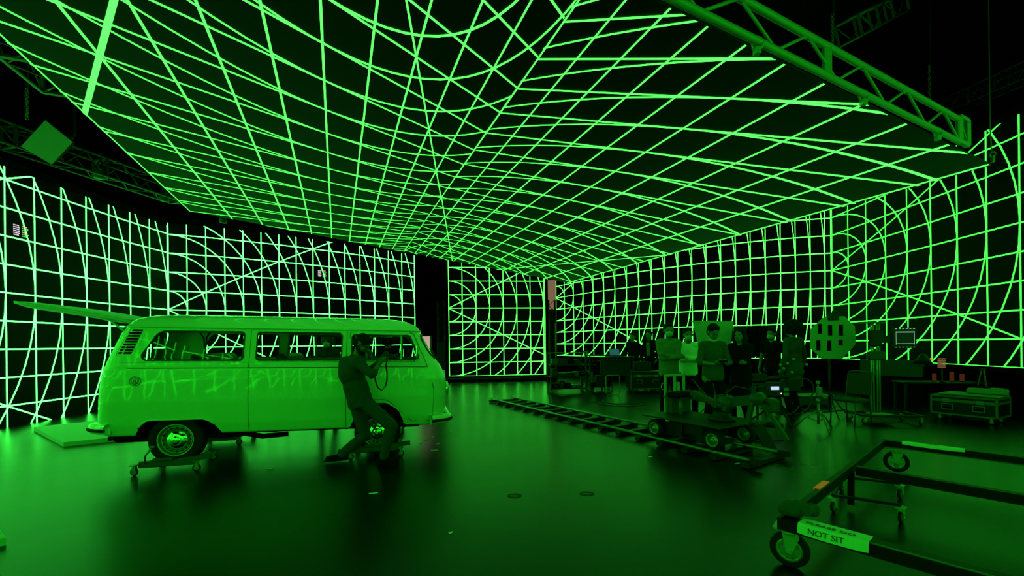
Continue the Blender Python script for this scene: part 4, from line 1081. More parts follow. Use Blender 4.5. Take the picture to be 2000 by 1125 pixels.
m = MB(); m.tube([(.1, Y(.7), .95), (.35, Y(.72), .70), (.55, Y(.7), .62), (.80, Y(.66), .66), (1.0, Y(.62), .72)], .010, 6); m.tube([(.9, Y(.3), .8), (1.1, Y(.25), .95), (1.3, Y(.3), .92), (1.5, Y(.4), .7)], .009, 6); m.build('hose', 'cable', dz)
# steerable rear bogie, standing beside the track behind the dolly
w3 = onz(1437, 873, .0)
bg = thing('equipment_bogie', 'low dark bogie with small hubbed wheel just right of the camera dolly', 'bogie', (w3.x + .02, w3.y + .3, 0), math.atan2(U.y, U.x))
wheel_part(bg, (0, 0, .11 + .12), .12, .10, (0, 1), 'rimgrey', 0); wheel_part(bg, (.42, 0, .11 + .14), .14, .10, (0, 1), 'dark', 0)
MB().box((.2, 0, .34), (.66, .30, .10), bev=.03).bar((.5, -.05, .36), (.80, -.22, .06), .16, .02).box((.2, 0, .2), (.3, .1, .2)).build('frame', 'dark', bg)

# ---------------------------------------------------------------- gear standing behind the dolly
# remote camera head on its stand with monitors and knobs
hb = at(1520, 800, 7.9); hb.z = 0
ch_ = thing('camera_rig', 'dense black camera rig with small lit displays standing between dolly and light stand', 'camera rig', hb, 0)
MB().cyl((0, 0, .25), (0, 0, .60), .05, 12).lathe([(.20, 0), (.20, .03), (.05, .06)], (-.22, -.12, .0)).build('column', 'dark', ch_)
for a in (0, 2.1, 4.2): MB().bar((0, 0, .40), (.45 * math.cos(a + .4), .45 * math.sin(a + .4), .02), .035).build('leg', 'dark', ch_)
MB().box((-.18, 0, .64), (.62, .32, .26), bev=.03).bar((-.6, -.1, .50), (-.1, -.14, .48), .03).bar((-.5, 0, .82), (.45, 0, .92), .05).build('camera_body', 'dark', ch_)
MB().box((.20, -.05, .72), (.24, .26, .22), bev=.02).bar((.33, 0, .6), (.5, 0, 1.0), .03).build('lens_motor', 'dark', ch_)
MB().box((-.33, .1, .85), (.3, .2, .16), bev=.03).build('battery_box', 'case', ch_)
MB().box((-.165, -.175, .68), (.145, .012, .062)).build('lit_display', 'scr_b', ch_)
for x, z in ((.03, .66), (.03, .565)): MB().box((x, -.19, z), (.09, .012, .05)).build('status_display', 'foam', ch_)
for x, z in ((-.06, 1.11), (.07, 1.13), (.185, 1.21), (0, 1.04), (.156, .97), (.43, 1.11)): MB().lathe([(.024, 0), (.024, .02), (.012, .024), (0, .02)], (x, -.16, z), mat=Matrix.Rotation(PI / 2, 3, 'X'), n=14).build('knob', 'foam', ch_); MB().bar((x, -.145, z), (x * .6, .0, .88), .008).build('knob_stalk', 'dark', ch_)
for cx_, cz_, r, a0, a1 in ((.34, .65, .20, -1.2, 1.9), (.20, .50, .30, -1.6, .2), (-.42, .50, .22, 1.0, 3.6), (.05, .42, .22, 3.3, 6.0)):
    MB().tube([(cx_ + r * math.cos(a0 + (a1 - a0) * k / 14), -.18 - .01 * k / 14, cz_ + r * math.sin(a0 + (a1 - a0) * k / 14)) for k in range(15)], .010, 6).build('cable_loop', 'greymetal', ch_)
MB().box((-.68, -.1, .44), (.60, .35, .02)).bar((-.7, 0, .43), (-.3, 0, .3), .03).build('side_tray', 'steel', ch_)
MB().bar((-.9, -.1, .43), (-.9, -.1, 0), .03).bar((-.45, -.1, .43), (-.45, -.1, 0), .03).build('tray_leg', 'dark', ch_)
MB().lathe([(.012, 0), (.012, .01), (0, .01)], (-.06, -.185, .58), mat=Matrix.Rotation(PI / 2, 3, 'X'), n=8).build('indicator_lamp', 'led_s', ch_)
# square grey box with an animal-like silhouette sticker on the tray
q0 = at(1460, 758, hb.y - .1)
bxq = thing('square_case', 'small square grey case with a dark bird-like decal on the rig tray', 'case', (q0.x, q0.y, .451), .08)
MB().box((0, 0, .13), (.26, .12, .26), bev=.008).build('case_body', 'greymetal', bxq); m = MB(); m.add([(-.05, -.063, .02), (.0, -.063, .075), (.06, -.063, .02), (.02, -.063, .05), (.0, -.063, .035), (-.02, -.063, .05)], [(0, 3 + 2, 1), (1, 3, 2), (1, 5, 4), (1, 4, 3)]); m.build('decal', 'black', bxq)
# black gloss flag panel behind the long-haired person
g0 = at(1468, 668, 10.6); fl = thing('glossy_panel', 'black glossy panel reflecting faint grid lines behind the long-haired person', 'panel', (g0.x, g0.y, 0), -.2)
MB().box((0, 0, 1.55), (.82, .03, .78), bev=.005).build('panel', 'gloss', fl); MB().bar((-.2, .03, 0), (-.2, .03, 1.3), .04).bar((.2, .03, 0), (.2, .03, 1.3), .04).box((0, .03, .02), (.7, .5, .04)).build('stand', 'dark', fl)
# white reflector behind the man with the phone
A_, B_, C_, D_ = at(1354, 629, 7.9), at(1433, 627, 7.7), at(1424, 700, 7.7), at(1372, 704, 7.9)
mc = (A_ + B_ + C_ + D_) / 4; rf = thing('reflector_board', 'large pale bounce board on a stand behind the man with the phone', 'reflector', (mc.x, mc.y, 0))
m = MB(); P4 = [A_, B_, C_, D_]; o_ = Vector((mc.x, mc.y, 0)); m.add([p - o_ for p in P4] + [p - o_ + Vector((0, .03, 0)) for p in P4], [(0, 3, 2, 1), (4, 5, 6, 7), (0, 1, 5, 4), (1, 2, 6, 5), (2, 3, 7, 6), (3, 0, 4, 7)]); m.build('board', 'foam2', rf)
m = MB(); m.cyl((0, .06, .05), (0, .06, mc.z + .2), .015); m.bar((-.4, .06, mc.z + .36), (.1, .06, mc.z + .36), .02)
for a in (.5, 2.6, 4.7): m.bar((0, .06, .45), (.4 * math.cos(a), .06 + .4 * math.sin(a), .02), .025)
m.build('stand', 'steel', rf)
def light_stand(name, label, cat, base, h, mat, spread=.42, rot=.5, leg_h=.42):
    t = thing(name, label, cat, base)
    MB().cyl((0, 0, .10), (0, 0, h * .6), .018).cyl((0, 0, h * .55), (0, 0, h), .012).lathe([(.03, 0), (.035, .03), (.03, .06)], (0, 0, h * .58)).box((0, 0, h), (.06, .05, .06), bev=.01).build('column', mat, t)
    for k in range(3):
        a = rot + 2 * PI * k / 3; MB().tube([(0, 0, leg_h), (spread * .55 * math.cos(a), spread * .55 * math.sin(a), .20), (spread * math.cos(a), spread * math.sin(a), .016)], .013, 8).cyl((0, 0, .14), (spread * .5 * math.cos(a), spread * .5 * math.sin(a), .22), .006, 6).build('leg', mat, t)
    return t
sb_ = onz(1607, 842, 0)
ls = light_stand('light_stand', 'shiny short light stand on three splayed legs, standing left of the chair', 'light stand', (sb_.x, sb_.y + .1, 0), .82, 'steel', .34, .35, .34)
MB().box((.02, 0, .66), (.07, .08, .16), bev=.01).lathe([(.03, -.06), (.05, -.05), (.05, .05), (.03, .06)], (.09, 0, .58), 'Y', 14).build('clamp', 'steel', ls)
# octagonal board on a tall stand
oc = at(1627, 657, 8.4); ocb = Vector((oc.x, oc.y + .05, 0))
os_ = light_stand('board_stand', 'tall stand holding the octagonal bounce board', 'light stand', (ocb.x, ocb.y + .06, 0), oc.z + .42, 'dark', .45, .2, .5)
ot = thing('octagonal_board', 'grey octagonal bounce board with six dark slots hung on the tall stand', 'bounce board', (oc.x, oc.y, oc.z), -.08)
sc = 8.4 / 820; pts = [((x - 1627) * sc, (657 - y) * sc) for x, y in ((1612, 618), (1648, 618), (1667, 638), (1668, 672), (1643, 701), (1605, 700), (1585, 680), (1585, 643))]
MB().prism(pts, .02).build('board', 'foam2', ot)
for x, y, h in ((1602, 642, 20), (1621, 645, 21), (1641, 645, 22), (1599, 674, 20), (1619, 675, 20), (1640, 669, 11)): MB().box(((x - 1627) * sc, -.012, (657 - y) * sc), (7.5 * sc, .006, h * sc)).build('slot', 'black', ot)
MB().box((0, -.02, .40), (.20, .04, .16), bev=.01).box((.02, -.03, .49), (.10, .05, .05), bev=.01).build('clamp', 'dark', ot)
# monitor post cart
mb_ = onz(1735, 828, 0); mt = thing('monitor_cart', 'rolling cart with tall bright double post standing right of the chair', 'cart', (mb_.x, mb_.y + .1, 0), -.15)
m = MB()
for x in (-.13, -.09, -.03, .01): m.cyl((x, .1, .14), (x, .1, 1.86), .013, 8)
m.build('post', 'zinc', mt)
MB().box((-.12, .1, 1.87), (.42, .10, .03)).build('top_plate', 'greymetal', mt); MB().box((-.05, .1, 1.25), (.26, .12, .16), bev=.02).build('bracket', 'greymetal', mt)
MB().bar((-.4, -.15, .15), (.55, -.15, .15), .04).bar((-.4, .35, .15), (.55, .35, .15), .04).bar((-.4, -.15, .15), (-.4, .35, .15), .04).bar((.55, -.15, .15), (.55, .35, .15), .04).box((0, .1, .15), (.35, .3, .03)).build('base', 'dark', mt)
MB().box((-.10, -.05, .175), (.36, .22, .012), .1).build('papers', 'foam', mt)
for x, y in ((-.38, -.13), (.52, -.13), (-.38, .33), (.52, .33)): caster(mt, (x, y, 0), .055, .135, x, 0)
mc_ = at(1768, 660, mb_.y - .02); mo = thing('field_monitor', 'small square monitor with green picture mounted on the rolling cart post', 'monitor', tuple(mc_), -.1)
MB().box((0, .03, 0), (.40, .05, .38), bev=.01).bar((-.15, .06, -.02), (-.45, .12, -.02), .06, .14).box((-.42, .12, 0), (.2, .1, .3), bev=.02).build('housing', 'dark', mo)
MB().box((0, .002, .005), (.33, .004, .28)).build('display', 'scr_g', mo)
m = MB()
for z in (.10, .115, -.10): m.box((0, -.001, z), (.31, .003, .004))
for x in (-.155, .155): m.box((x, -.001, 0), (.004, .003, .24))
m.build('frame_lines', 'scr_w', mo)
m = MB()
for k in range(6): m.box((-.15 + k * .06, .002, .168), (.03, .004, .010)); m.box((-.15 + k * .06, .002, -.170), (.03, .004, .008))
m.build('buttons', 'scr_w', mo)
# banquet style chair
cb = onz(1668, 832, 0); chp = thing('folding_chair', 'dark padded metal chair standing between light stand and monitor cart', 'chair', (cb.x + .02, cb.y + .1, 0), PI + .35)
MB().box((0, 0, .46), (.42, .42, .05), bev=.02).build('seat', 'cloth_dark', chp); MB().box((-.24, 0, .74), (.03, .38, .40), bev=.015, mat=Matrix.Rotation(-.18, 3, 'Y')).build('backrest', 'cloth_dark', chp)
for sx, sy in ((.19, -.2), (.19, .2)): MB().tube([(sx, sy, .45), (sx + .04, sy, .01)], .012, 8).build('leg', 'trussd', chp)
for sy in (-.2, .2): MB().tube([(-.24, sy, .01), (-.20, sy, .45), (-.25, sy, .75), (-.29, sy, .94)], .012, 8).build('leg', 'trussd', chp)
MB().tube([(-.29, -.2, .94), (-.295, -.14, .97), (-.295, .14, .97), (-.29, .2, .94)], .012, 8).bar((-.2, -.2, .44), (.2, -.2, .44), .02).bar((-.2, .2, .44), (.2, .2, .44), .02).build('back_frame', 'trussd', chp)
# road cases
def road_case(label, base, rz, w, d, h, ch, group=None, handles=2, lid=True):
    t = thing('road_case', label, 'road case', base, rz, group)
    MB().box((0, 0, ch + h / 2), (w, d, h), bev=.004).build('body', 'case', t)
    m = MB(); e = .028
    for z in (ch + .014, ch + h - .014): 
        for s in (-1, 1): m.box((0, s * d / 2, z), (w + .01, e, e)); m.box((s * w / 2, 0, z), (e, d + .01, e))
    for sx in (-1, 1):
        for sy in (-1, 1): m.box((sx * w / 2, sy * d / 2, ch + h / 2), (e, e, h))
    if lid:
        zl = ch + h * .74
        for s in (-1, 1): m.box((0, s * d / 2, zl), (w, .012, .05)); m.box((s * w / 2, 0, zl), (.012, d, .05))
    m.build('edge_trim', 'alu', t)
    for i in range(handles):
        x = (i - (handles - 1) / 2) * w * .48; z = ch + h * .42
        f = MB().box((x, -d / 2 - .004, z), (.17, .008, .12), bev=.003).build('handle_dish', 'alu', t); MB().box((x, -d / 2 - .009, z), (.13, .004, .08)).build('recess', 'black', f)
        MB().tube([(x - .055, -d / 2 - .012, z - .01), (x - .055, -d / 2 - .022, z + .01), (x + .055, -d / 2 - .022, z + .01), (x + .055, -d / 2 - .012, z - .01)], .008, 6).build('grip', 'greymetal', f)
    for sx in (-1, 1):
        MB().box((sx * w * .26, -d / 2 - .010, ch + h * .74), (.10, .012, .07), bev=.003).build('latch', 'steel', t)
    for sx in (-1, 1):
        for sy in (-1, 1): caster(t, (sx * (w / 2 - .09), sy * (d / 2 - .09), 0), .045, ch + .005, 0, 0)
    return t
rl, rr2 = onz(1819, 806, .12), onz(1947, 819.5, .12)
dv = rr2 - rl; rw = dv.length; ra = math.atan2(dv.y, dv.x); nb_ = Vector((-dv.y, dv.x, 0)).normalized()
rcx = (rl + rr2) / 2 + nb_ * .32; rcx.z = 0
big = road_case('large black road case with silver edges and pale things on its lid, far right', rcx, ra, rw, .62, .36, .12)
def on_case(x, y, z): R = Matrix.Rotation(ra, 3, 'Z'); return rcx + R @ Vector((x, y, 0)) + Vector((0, 0, z))
o = MB().box((0, 0, .02), (rw * .92, .52, .035), bev=.015).build('folded_fabric', 'foam'); o.location = on_case(.05, 0, .482); o.rotation_euler.z = ra; tag(o, 'pale folded fabric sheet covering the lid of the large road case', 'fabric')
o = MB().box((0, 0, .05), (.50, .20, .09), bev=.01).box((.12, .0, .10), (.16, .16, .03)).build('equipment_tray', 'foam'); o.location = on_case(.22, .05, .525); o.rotation_euler.z = ra + .1; tag(o, 'pale tray of small equipment on the large road case', 'tray')
tp_ = thing('mini_tripod', 'small metal tripod standing up on the tray on the large road case', 'tripod', on_case(.16, .08, .66))
for a in (.3, 2.4, 4.5): MB().tube([(0.02 * math.cos(a), .02 * math.sin(a), .30), (.07 * math.cos(a), .07 * math.sin(a), 0)], .009, 6).build('leg', 'alu', tp_)
MB().box((0, 0, .31), (.10, .04, .03), bev=.005).cyl((0, 0, .30), (0, 0, .34), .012).build('head', 'dark', tp_)
sl, sr = onz(1232, 759, .10), onz(1300, 761, .10)
small = road_case('small black rack case with silver latches left of the camera dolly', Vector(((sl.x + sr.x) / 2, sl.y + .1, 0)), 0, (sr - sl).length, .55, .56, .10, handles=2)
o = MB().box((0, 0, .14), (.50, .40, .28), bev=.02).box((-.1, -.205, .16), (.2, .01, .12)).box((.15, -.205, .2), (.1, .01, .03)).build('equipment_box', 'dark'); o.location = (small.location.x - .1, small.location.y, .60); o.location.z = .66; tag(o, 'black equipment box standing on the small rack case', 'equipment box')
# equipment desks and racks along the left of the crew
def rack(label, px, Yd, w, h, rz=0, n=4):
    p = at(px, 700, Yd); t = thing('equipment_rack', label, 'equipment rack', (p.x, p.y, 0), rz)
    m = MB()
    for sx in (-1, 1):
        for sy in (-1, 1): m.bar((sx * w / 2, sy * .25, .08), (sx * w / 2, sy * .25, h), .03)
    m.build('frame', 'dark', t)
    rnd = random.Random(int(px))
    for k in range(n):
        z = .15 + (h - .15) * k / (n - 1); MB().box((0, 0, z), (w, .52, .03)).build('shelf', 'dark', t)
        if k < n - 1:
            x = -w / 2 + .05
            while x < w / 2 - .15:
                ww = rnd.uniform(.12, .3); hh = rnd.uniform(.08, (h - .15) / (n - 1) * .7); ww = min(ww, w / 2 - .03 - x)
                b_ = MB().box((x + ww / 2, -.05, z + .015 + hh / 2), (ww, .35, hh), bev=.01).build('device', rnd.choice(['dark', 'case', 'greymetal', 'cloth_black']), t)
                if rnd.random() < .6: MB().box((x + ww / 2, -.228, z + .015 + hh * .6), (ww * .4, .006, .012)).build('front_panel', rnd.choice(['alu', 'foam', 'greymetal']), b_)
                x += ww + .03
    for sx in (-1, 1):
        for sy in (-1, 1): caster(t, (sx * w / 2, sy * .22, 0), .04, .085, 0, 0)
    return t
rack('tall dark shelf rack full of devices next to the centre screen', 1106, 13.2, 1.1, 1.25, .1)
rack('dark equipment rack between the seated operator and the laptop desk', 1170, 13.6, .7, 1.15, 0, 3)
dk = at(1205, 700, 12.6); ds_ = thing('work_desk', 'dark work desk with a rounded metal leg frame under a glowing laptop', 'desk', (dk.x, dk.y, 0))
MB().box((0, 0, 1.12), (1.0, .6, .04), bev=.01).box((0, .2, .8), (.9, .1, .5)).build('desk_top', 'dark', ds_)
for x in (-.2,):
    MB().tube([(x - .17, -.28, .03), (x + .17, -.28, .03), (x + .2, -.28, .08), (x + .2, -.28, .56), (x + .17, -.28, .60), (x - .17, -.28, .60), (x - .2, -.28, .56), (x - .2, -.28, .08)], .015, 6, closed=True).build('leg_frame', 'steel', ds_)
MB().bar((.42, .2, 0), (.42, .2, 1.1), .04).bar((-.42, .2, 0), (-.42, .2, 1.1), .04).bar((.42, -.2, 0), (.42, -.2, 1.1), .03).bar((-.42, -.2, 0), (-.42, -.2, 1.1), .03).build('leg', 'dark', ds_)
lp = thing('laptop', 'open laptop with a dim blue-green screen on the dark work desk', 'laptop', (dk.x - .02, dk.y - .05, 1.14), .2)
MB().box((0, 0, .01), (.34, .24, .018), bev=.004).build('keyboard', 'dark', lp); l2 = MB().box((0, .16, .13), (.34, .012, .23), mat=Matrix.Rotation(-.25, 3, 'X'), bev=.004).build('lid', 'dark', lp); MB().box((0, .149, .13), (.31, .004, .20), mat=Matrix.Rotation(-.25, 3, 'X')).build('display', 'scr_t', l2)
st_ = onz(1137, 756, 0)
stl = thing('stool', 'thin-legged metal stool beneath the seated operator', 'stool', (p12.location.x, p12.location.y + .06, 0))
MB().lathe([(.17, 0), (.18, .02), (.17, .04)], (0, 0, .37)).build('seat', 'dark', stl)
for a in (.8, 2.4, 3.9, 5.5): MB().bar((.12 * math.cos(a), .12 * math.sin(a), .38), (.19 * math.cos(a), .19 * math.sin(a), 0), .02).build('leg', 'steel', stl)
# floor cables near the desks
for pts_ in (((1186, 786), (1205, 789), (1235, 788), (1262, 785)), ((1150, 783), (1190, 792), (1240, 793), (1262, 790)), ((1560, 800), (1600, 806), (1650, 800), (1700, 812)), ((1472, 862), (1500, 861), (1541, 858))):
    P = [onz(a, b, .01) for a, b in pts_]; c0_ = Vector((P[0].x, P[0].y, 0)); o = MB().tube([p - c0_ for p in P], .010, 6).build('floor_cable', 'cable'); o.location = c0_; tag(o, 'thin black cable lying on the floor among the film gear', 'cable', 'cables on the floor')
# pale crate behind the light stand
q = onz(1610, 797, 0); pc = thing('pale_crate', 'low pale crate on the floor behind the shiny light stand', 'crate', (q.x, q.y + .4, 0), .05)
MB().box((0, 0, .13), (.75, .4, .22), bev=.03).build('body', 'greymetal', pc); MB().box((0, 0, .25), (.78, .43, .03), bev=.012).build('lid', 'foam', pc)
q = onz(1563, 797, 0); o = MB().box((0, 0, .06), (.3, .2, .06), .4, bev=.02).box((.08, .05, .04), (.2, .2, .07), bev=.02).build('cable_bag', 'greymetal'); o.location = (q.x, q.y + .2, 0); o.data.transform(Matrix.Translation((0, 0, -.005))); tag(o, 'crumpled grey bag on the floor beside the pale crate', 'bag')
# raised platform with diamond plate, below the right screen
def dplate():
    m = bpy.data.materials.new('diamond_plate'); m.use_nodes = True; nt = m.node_tree; b = nt.nodes['Principled BSDF']
    b.inputs['Base Color'].default_value = (.02, .02, .02, 1); b.inputs['Metallic'].default_value = .2; b.inputs['Specular IOR Level'].default_value = .3; b.inputs['Roughness'].default_value = .35
    tc = nt.nodes.new('ShaderNodeTexCoord'); mp = nt.nodes.new('ShaderNodeMapping'); mp.inputs['Rotation'].default_value = (0, PI / 4, 0)
    v = nt.nodes.new('ShaderNodeTexChecker'); v.inputs['Scale'].default_value = 16; bp = nt.nodes.new('ShaderNodeBump'); bp.inputs['Strength'].default_value = .9
    nt.links.new(tc.outputs['Object'], mp.inputs[0]); nt.links.new(mp.outputs[0], v.inputs[0]); nt.links.new(v.outputs['Fac'], bp.inputs['Height']); nt.links.new(bp.outputs[0], b.inputs['Normal']); return m
M['dplate'] = dplate()
a_, b_ = at(1690, 720, 10.6), at(1790, 720, 9.9); pa = (a_ + b_) / 2
pl = thing('diamond_plate_platform', 'waist-high platform faced in diamond plate below the right screen', 'platform', (pa.x, pa.y, 0), math.atan2(b_.y - a_.y, b_.x - a_.x))
m = MB(); LW = (b_ - a_).length + .2; m.box((0, 0, .86), (LW, .05, .40))
for i in range(int(LW / .06)):
    for k in range(7): m.box((-LW / 2 + .03 + i * .06 + (.03 if k % 2 else 0), -.027, .69 + k * .055), (.045, .006, .014), mat=Matrix.Rotation(.6 if (i + k) % 2 else -.6, 3, 'Y'))
m.build('front_plate', 'greymetal', pl); MB().box((0, .3, .49), ((b_ - a_).length + .2, .5, .98)).build('base', 'black', pl)
# cluttered props table with small warm lamps
wt = at(1835, 745, 9.2); tb_ = thing('props_table', 'dark cluttered table behind the large road case', 'table', (wt.x, wt.y, 0), -.3)
MB().box((0, 0, .60), (1.5, .5, .04), bev=.01).build('table_top', 'dark', tb_)
for sx in (-1, 1):
    for sy in (-1, 1): MB().bar((sx * .7, sy * .2, 0), (sx * .7, sy * .2, .58), .04).build('leg', 'dark', tb_)
for x, y, s_, l in ((1825, 750, 1.0, 'short orange-lit cylinder lamp on the props table, leftmost of three'), (1859, 740, 1.25, 'taller orange-lit cylinder lamp on the props table, middle of three'), (1879, 746, 1.0, 'orange-lit cylinder lamp on the props table, rightmost of three')):
    p = at(x, y, wt.y + (-.3 * (x - 1835) * 9.2 / 820)); t = thing('cylinder_lamp', l, 'lamp', (p.x, p.y, .622)); MB().lathe([(.03, 0), (.035, .01), (.035, .16 * s_), (.03, .17 * s_)]).build('shade', 'warm2', t); MB().lathe([(.04, 0), (.04, .012)]).build('base', 'dark', t)
p = at(1803, 718, 9.8); t = thing('table_lamp', 'dark cone lamp giving warm light on the diamond plate platform', 'lamp', (p.x, p.y, .98)); MB().lathe([(.17, 0), (.05, .22), (.0, .23)], (0, 0, .0)).build('shade', 'dark', t); MB().ball((.17, -.02, .10), .03).build('bulb', 'warm', t)
p = at(1840, 716, 9.0); t = thing('crystal_lamp', 'small glowing textured amber lamp right of the cone lamp', 'lamp', (p.x, p.y, .622)); 
m = MB(); m.lathe([(.05, 0), (.05, .01), (.012, .02), (.012, .30)]); m.build('base', 'dark', t)
m = MB()
for k in range(5):
    for j in range(3): m.box((-.06 + j * .05, 0, .32 + k * .045), (.036, .05, .030), bev=.006)
m.build('shade', 'warm3', t)
# ---------------------------------------------------------------- warm and pale boards glimpsed at the back
p = at(829, 690, 13.5); wb = thing('glowing_board', 'pinkish self-glowing board standing behind the nose of the van', 'board', (p.x, p.y, 0)); MB().box((0, 0, 1.48), (.38, .04, .70)).build('panel', 'pink', wb); MB().bar((.21, 0, 0), (.21, 0, 1.84), .04).bar((-.21, 0, 0), (-.21, 0, 1.84), .04).bar((-.21, 0, 1.84), (.21, 0, 1.84), .03).build('frame', 'dark', wb)  # warm light on the board is put in as emission
p = at(1078, 575, 18.9); wb = thing('tan_panel', 'tan panel strip high in the gap right of the centre screen', 'panel', (p.x, p.y, 0))
M['tan_glow'] = emis('tan_panel_glow', (.26, .16, .085), .75)  # tan panel glows by itself in place of light falling on it
MB().box((0, 0, 3.75), (.36, .05, 1.3)).build('panel', 'tan_glow', wb); MB().box((0, .1, 1.55), (.40, .10, 3.1)).build('post', 'black', wb)
p = at(1079, 640, 17.3); dt = thing('dark_tower', 'black gear tower filling the gap between centre and right screens', 'tower', (p.x, p.y, 0)); MB().box((0, 0, 1.3), (.24, .24, 2.6), bev=.02).box((-.05, 0, 2.7), (.22, .2, .5), bev=.08).build('drape', 'cloth_black', dt); MB().cyl((.10, -.14, .2), (.10, -.14, 2.4), .02).build('pole', 'alu', dt)
# ---------------------------------------------------------------- trusses
def truss(name, label, A, B, w, mat, r=.025, n=None, ladder=False, up=Vector((0, 0, 1)), endframe=False, group=None):
    A, B = Vector(A), Vector(B); t = thing(name, label, 'truss', A, 0, group); D = B - A; L = D.length; d = D.normalized(); s = d.cross(up).normalized(); u = s.cross(d)
    offs = [Vector((0, 0, 0)), u * w] if ladder else [s * 0, u * w, s * w, u * w + s * w]
    for o_ in offs: MB().cyl(o_, o_ + D, r, 10).build('chord', mat, t)
    n = n or max(3, int(L / w / 1.1)); pairs = [(0, 1)] if ladder else [(0, 1), (2, 3), (0, 2), (1, 3)]
    m = MB()
    for (a, b) in pairs:
        for k in range(n):
            p = offs[a if k % 2 else b] + d * L * k / n; q = offs[b if k % 2 else a] + d * L * (k + 1) / n; m.cyl(p, q, r * .45, 6)
    m.build('bracing', mat, t)
    for k in ((0, .35, .65, 1) if not endframe else (.333, .666, 1.0)):
        m = MB()
        for (a, b) in pairs: m.bar(offs[a] + d * L * k, offs[b] + d * L * k, r * 2.2, r * 1.2)
        m.build('end_frame', mat, t)
    return t
TA, TB = onz(1317, 0, 4.21), onz(1874, 277, 4.21); TD = TB - TA
tt = truss('box_truss', 'bright green-lit truss running along the near edge of the overhead screen', TA - TD * .8, TB, .30, 'truss', .034, 19, True, endframe=True)
ea = TB - TA; ea.normalize(); es = ea.cross(Vector((0, 0, 1))).normalized(); L0 = TB - (TA - TD * .8)
m = MB(); e0 = L0; q_ = [e0, e0 + Vector((0, 0, .34)), e0 + Vector((0, 0, .34)) + ea * .27 , e0 + ea * .27]
for i in range(4): m.bar(q_[i], q_[(i + 1) % 4], .05)
m.bar(q_[1], q_[3], .02); m.build('corner_block', 'truss', tt)
for k in (.30, .55, .74, .93):
    m = MB(); c_ = L0 * k + Vector((0, 0, -.02)); m.tube([c_ + Vector((.055 * math.cos(a), .0, .055 * math.sin(a))) for a in [2 * PI * i / 12 for i in range(12)]], .012, 6, closed=True); m.box(c_ + Vector((.0, 0, -.07)), (.05, .05, .06)); m.build('hook_clamp', 'truss', tt)
truss('short_truss', 'short dim truss hanging at an angle in the dark above the near truss', at(1640, 92, 7.6), at(1733, 42, 8.6), .34, 'trussd', .018, 4)
truss('far_truss', 'faint long truss in the dark at the far right above the right screen', at(1862, 225, 12.5), at(2040, 150, 10.5), .42, 'trussd', .022, 8)
LA, LB = onz(-10, 287, 5.55), onz(335, 397, 5.55); LD = LB - LA
truss('left_truss', 'dark truss running above the left led screen carrying lamps', LA - LD * .5, LB, .42, 'trussd', .028, 14)
LC = onz(800, 490, 5.62); truss('back_truss', 'dim truss above the screen behind the van', LB + Vector((.1, .1, 0)), LC, .36, 'black', .025, 14)
NA, NB = onz(-20, 96, 4.5), onz(84, 180, 4.5); truss('edge_truss', 'dark truss along the left edge of the overhead screen at the top left', NA - (NB - NA) * 1.5, NB, .30, 'trussd', .022, 7)
# lamps on the left truss
def spotlight(px, py, Yd, r, label):
    p = at(px, py, Yd); t = thing('stage_lamp', label, 'stage lamp', tuple(p), 0, 'lamps on the left truss'); t.rotation_euler = (0, .2, -.6)
    MB().lathe([(0, .12), (r * .5, .12), (r * .9, .05), (r, -.02), (r, -.12), (r * .8, -.13)], (0, 0, .05), n=20).build('lamp_head', 'greymetal', t)
    MB().ball((0, 0, -.07), (r * .78, r * .78, r * .25), 8).build('lens', 'foam', t)
    MB().tube([(-r * 1.25, 0, .03), (-r * 1.3, 0, .22), (-r * .6, 0, .30), (r * .6, 0, .30), (r * 1.3, 0, .22), (r * 1.25, 0, .03)], .018, 6).bar((-r * 1.5, 0, .03), (-r * .9, 0, .03), .03).bar((r * .9, 0, .03), (r * 1.5, 0, .03), .03).build('yoke', 'dark', t)
    MB().bar((0, 0, .30), (0, 0, .45), .04).box((0, 0, .47), (.08, .08, .08), bev=.02).build('clamp', 'dark', t)
spotlight(195, 342, 9.75, .14, 'round stage lamp on the left truss, the nearer and brighter one'); spotlight(320, 387, 11.2, .12, 'round stage lamp at the far end of the left truss'); spotlight(436, 430, 12.3, .10, 'small stage lamp under the far left corner of the overhead screen')
# soft light panel, hung tilted
S4 = [at(88, 235, 6.9), at(141, 277, 7.0), at(100, 321, 7.2), at(41, 286, 7.1)]; sc0 = sum(S4, Vector((0, 0, 0))) / 4
sx_ = thing('soft_light', 'square soft light with pale cloth front hanging tilted at the upper left', 'soft light', tuple(sc0))
nrm = (S4[1] - S4[0]).cross(S4[3] - S4[0]).normalized(); nrm = nrm if nrm.y > 0 else -nrm
MB().add([p - sc0 for p in S4] + [(p - sc0) * .985 + nrm * .03 for p in S4], [(0, 1, 2, 3), (7, 6, 5, 4), (0, 4, 5, 1), (1, 5, 6, 2), (2, 6, 7, 3), (3, 7, 4, 0)]).build('diffuser', 'softw', sx_)
MB().add([(p - sc0) * 1.02 + nrm * .032 for p in S4] + [(p - sc0) * .35 + nrm * .30 for p in S4], [(0, 1, 5, 4), (1, 2, 6, 5), (2, 3, 7, 6), (3, 0, 4, 7), (4, 5, 6, 7)]).build('hood', 'cloth_black', sx_)
MB().tube([nrm * .32, nrm * .45 + Vector((0, 0, .2)), nrm * .45 + Vector((0, 0, 10.8 - sc0.z))], .02, 8).build('hanger', 'dark', sx_)
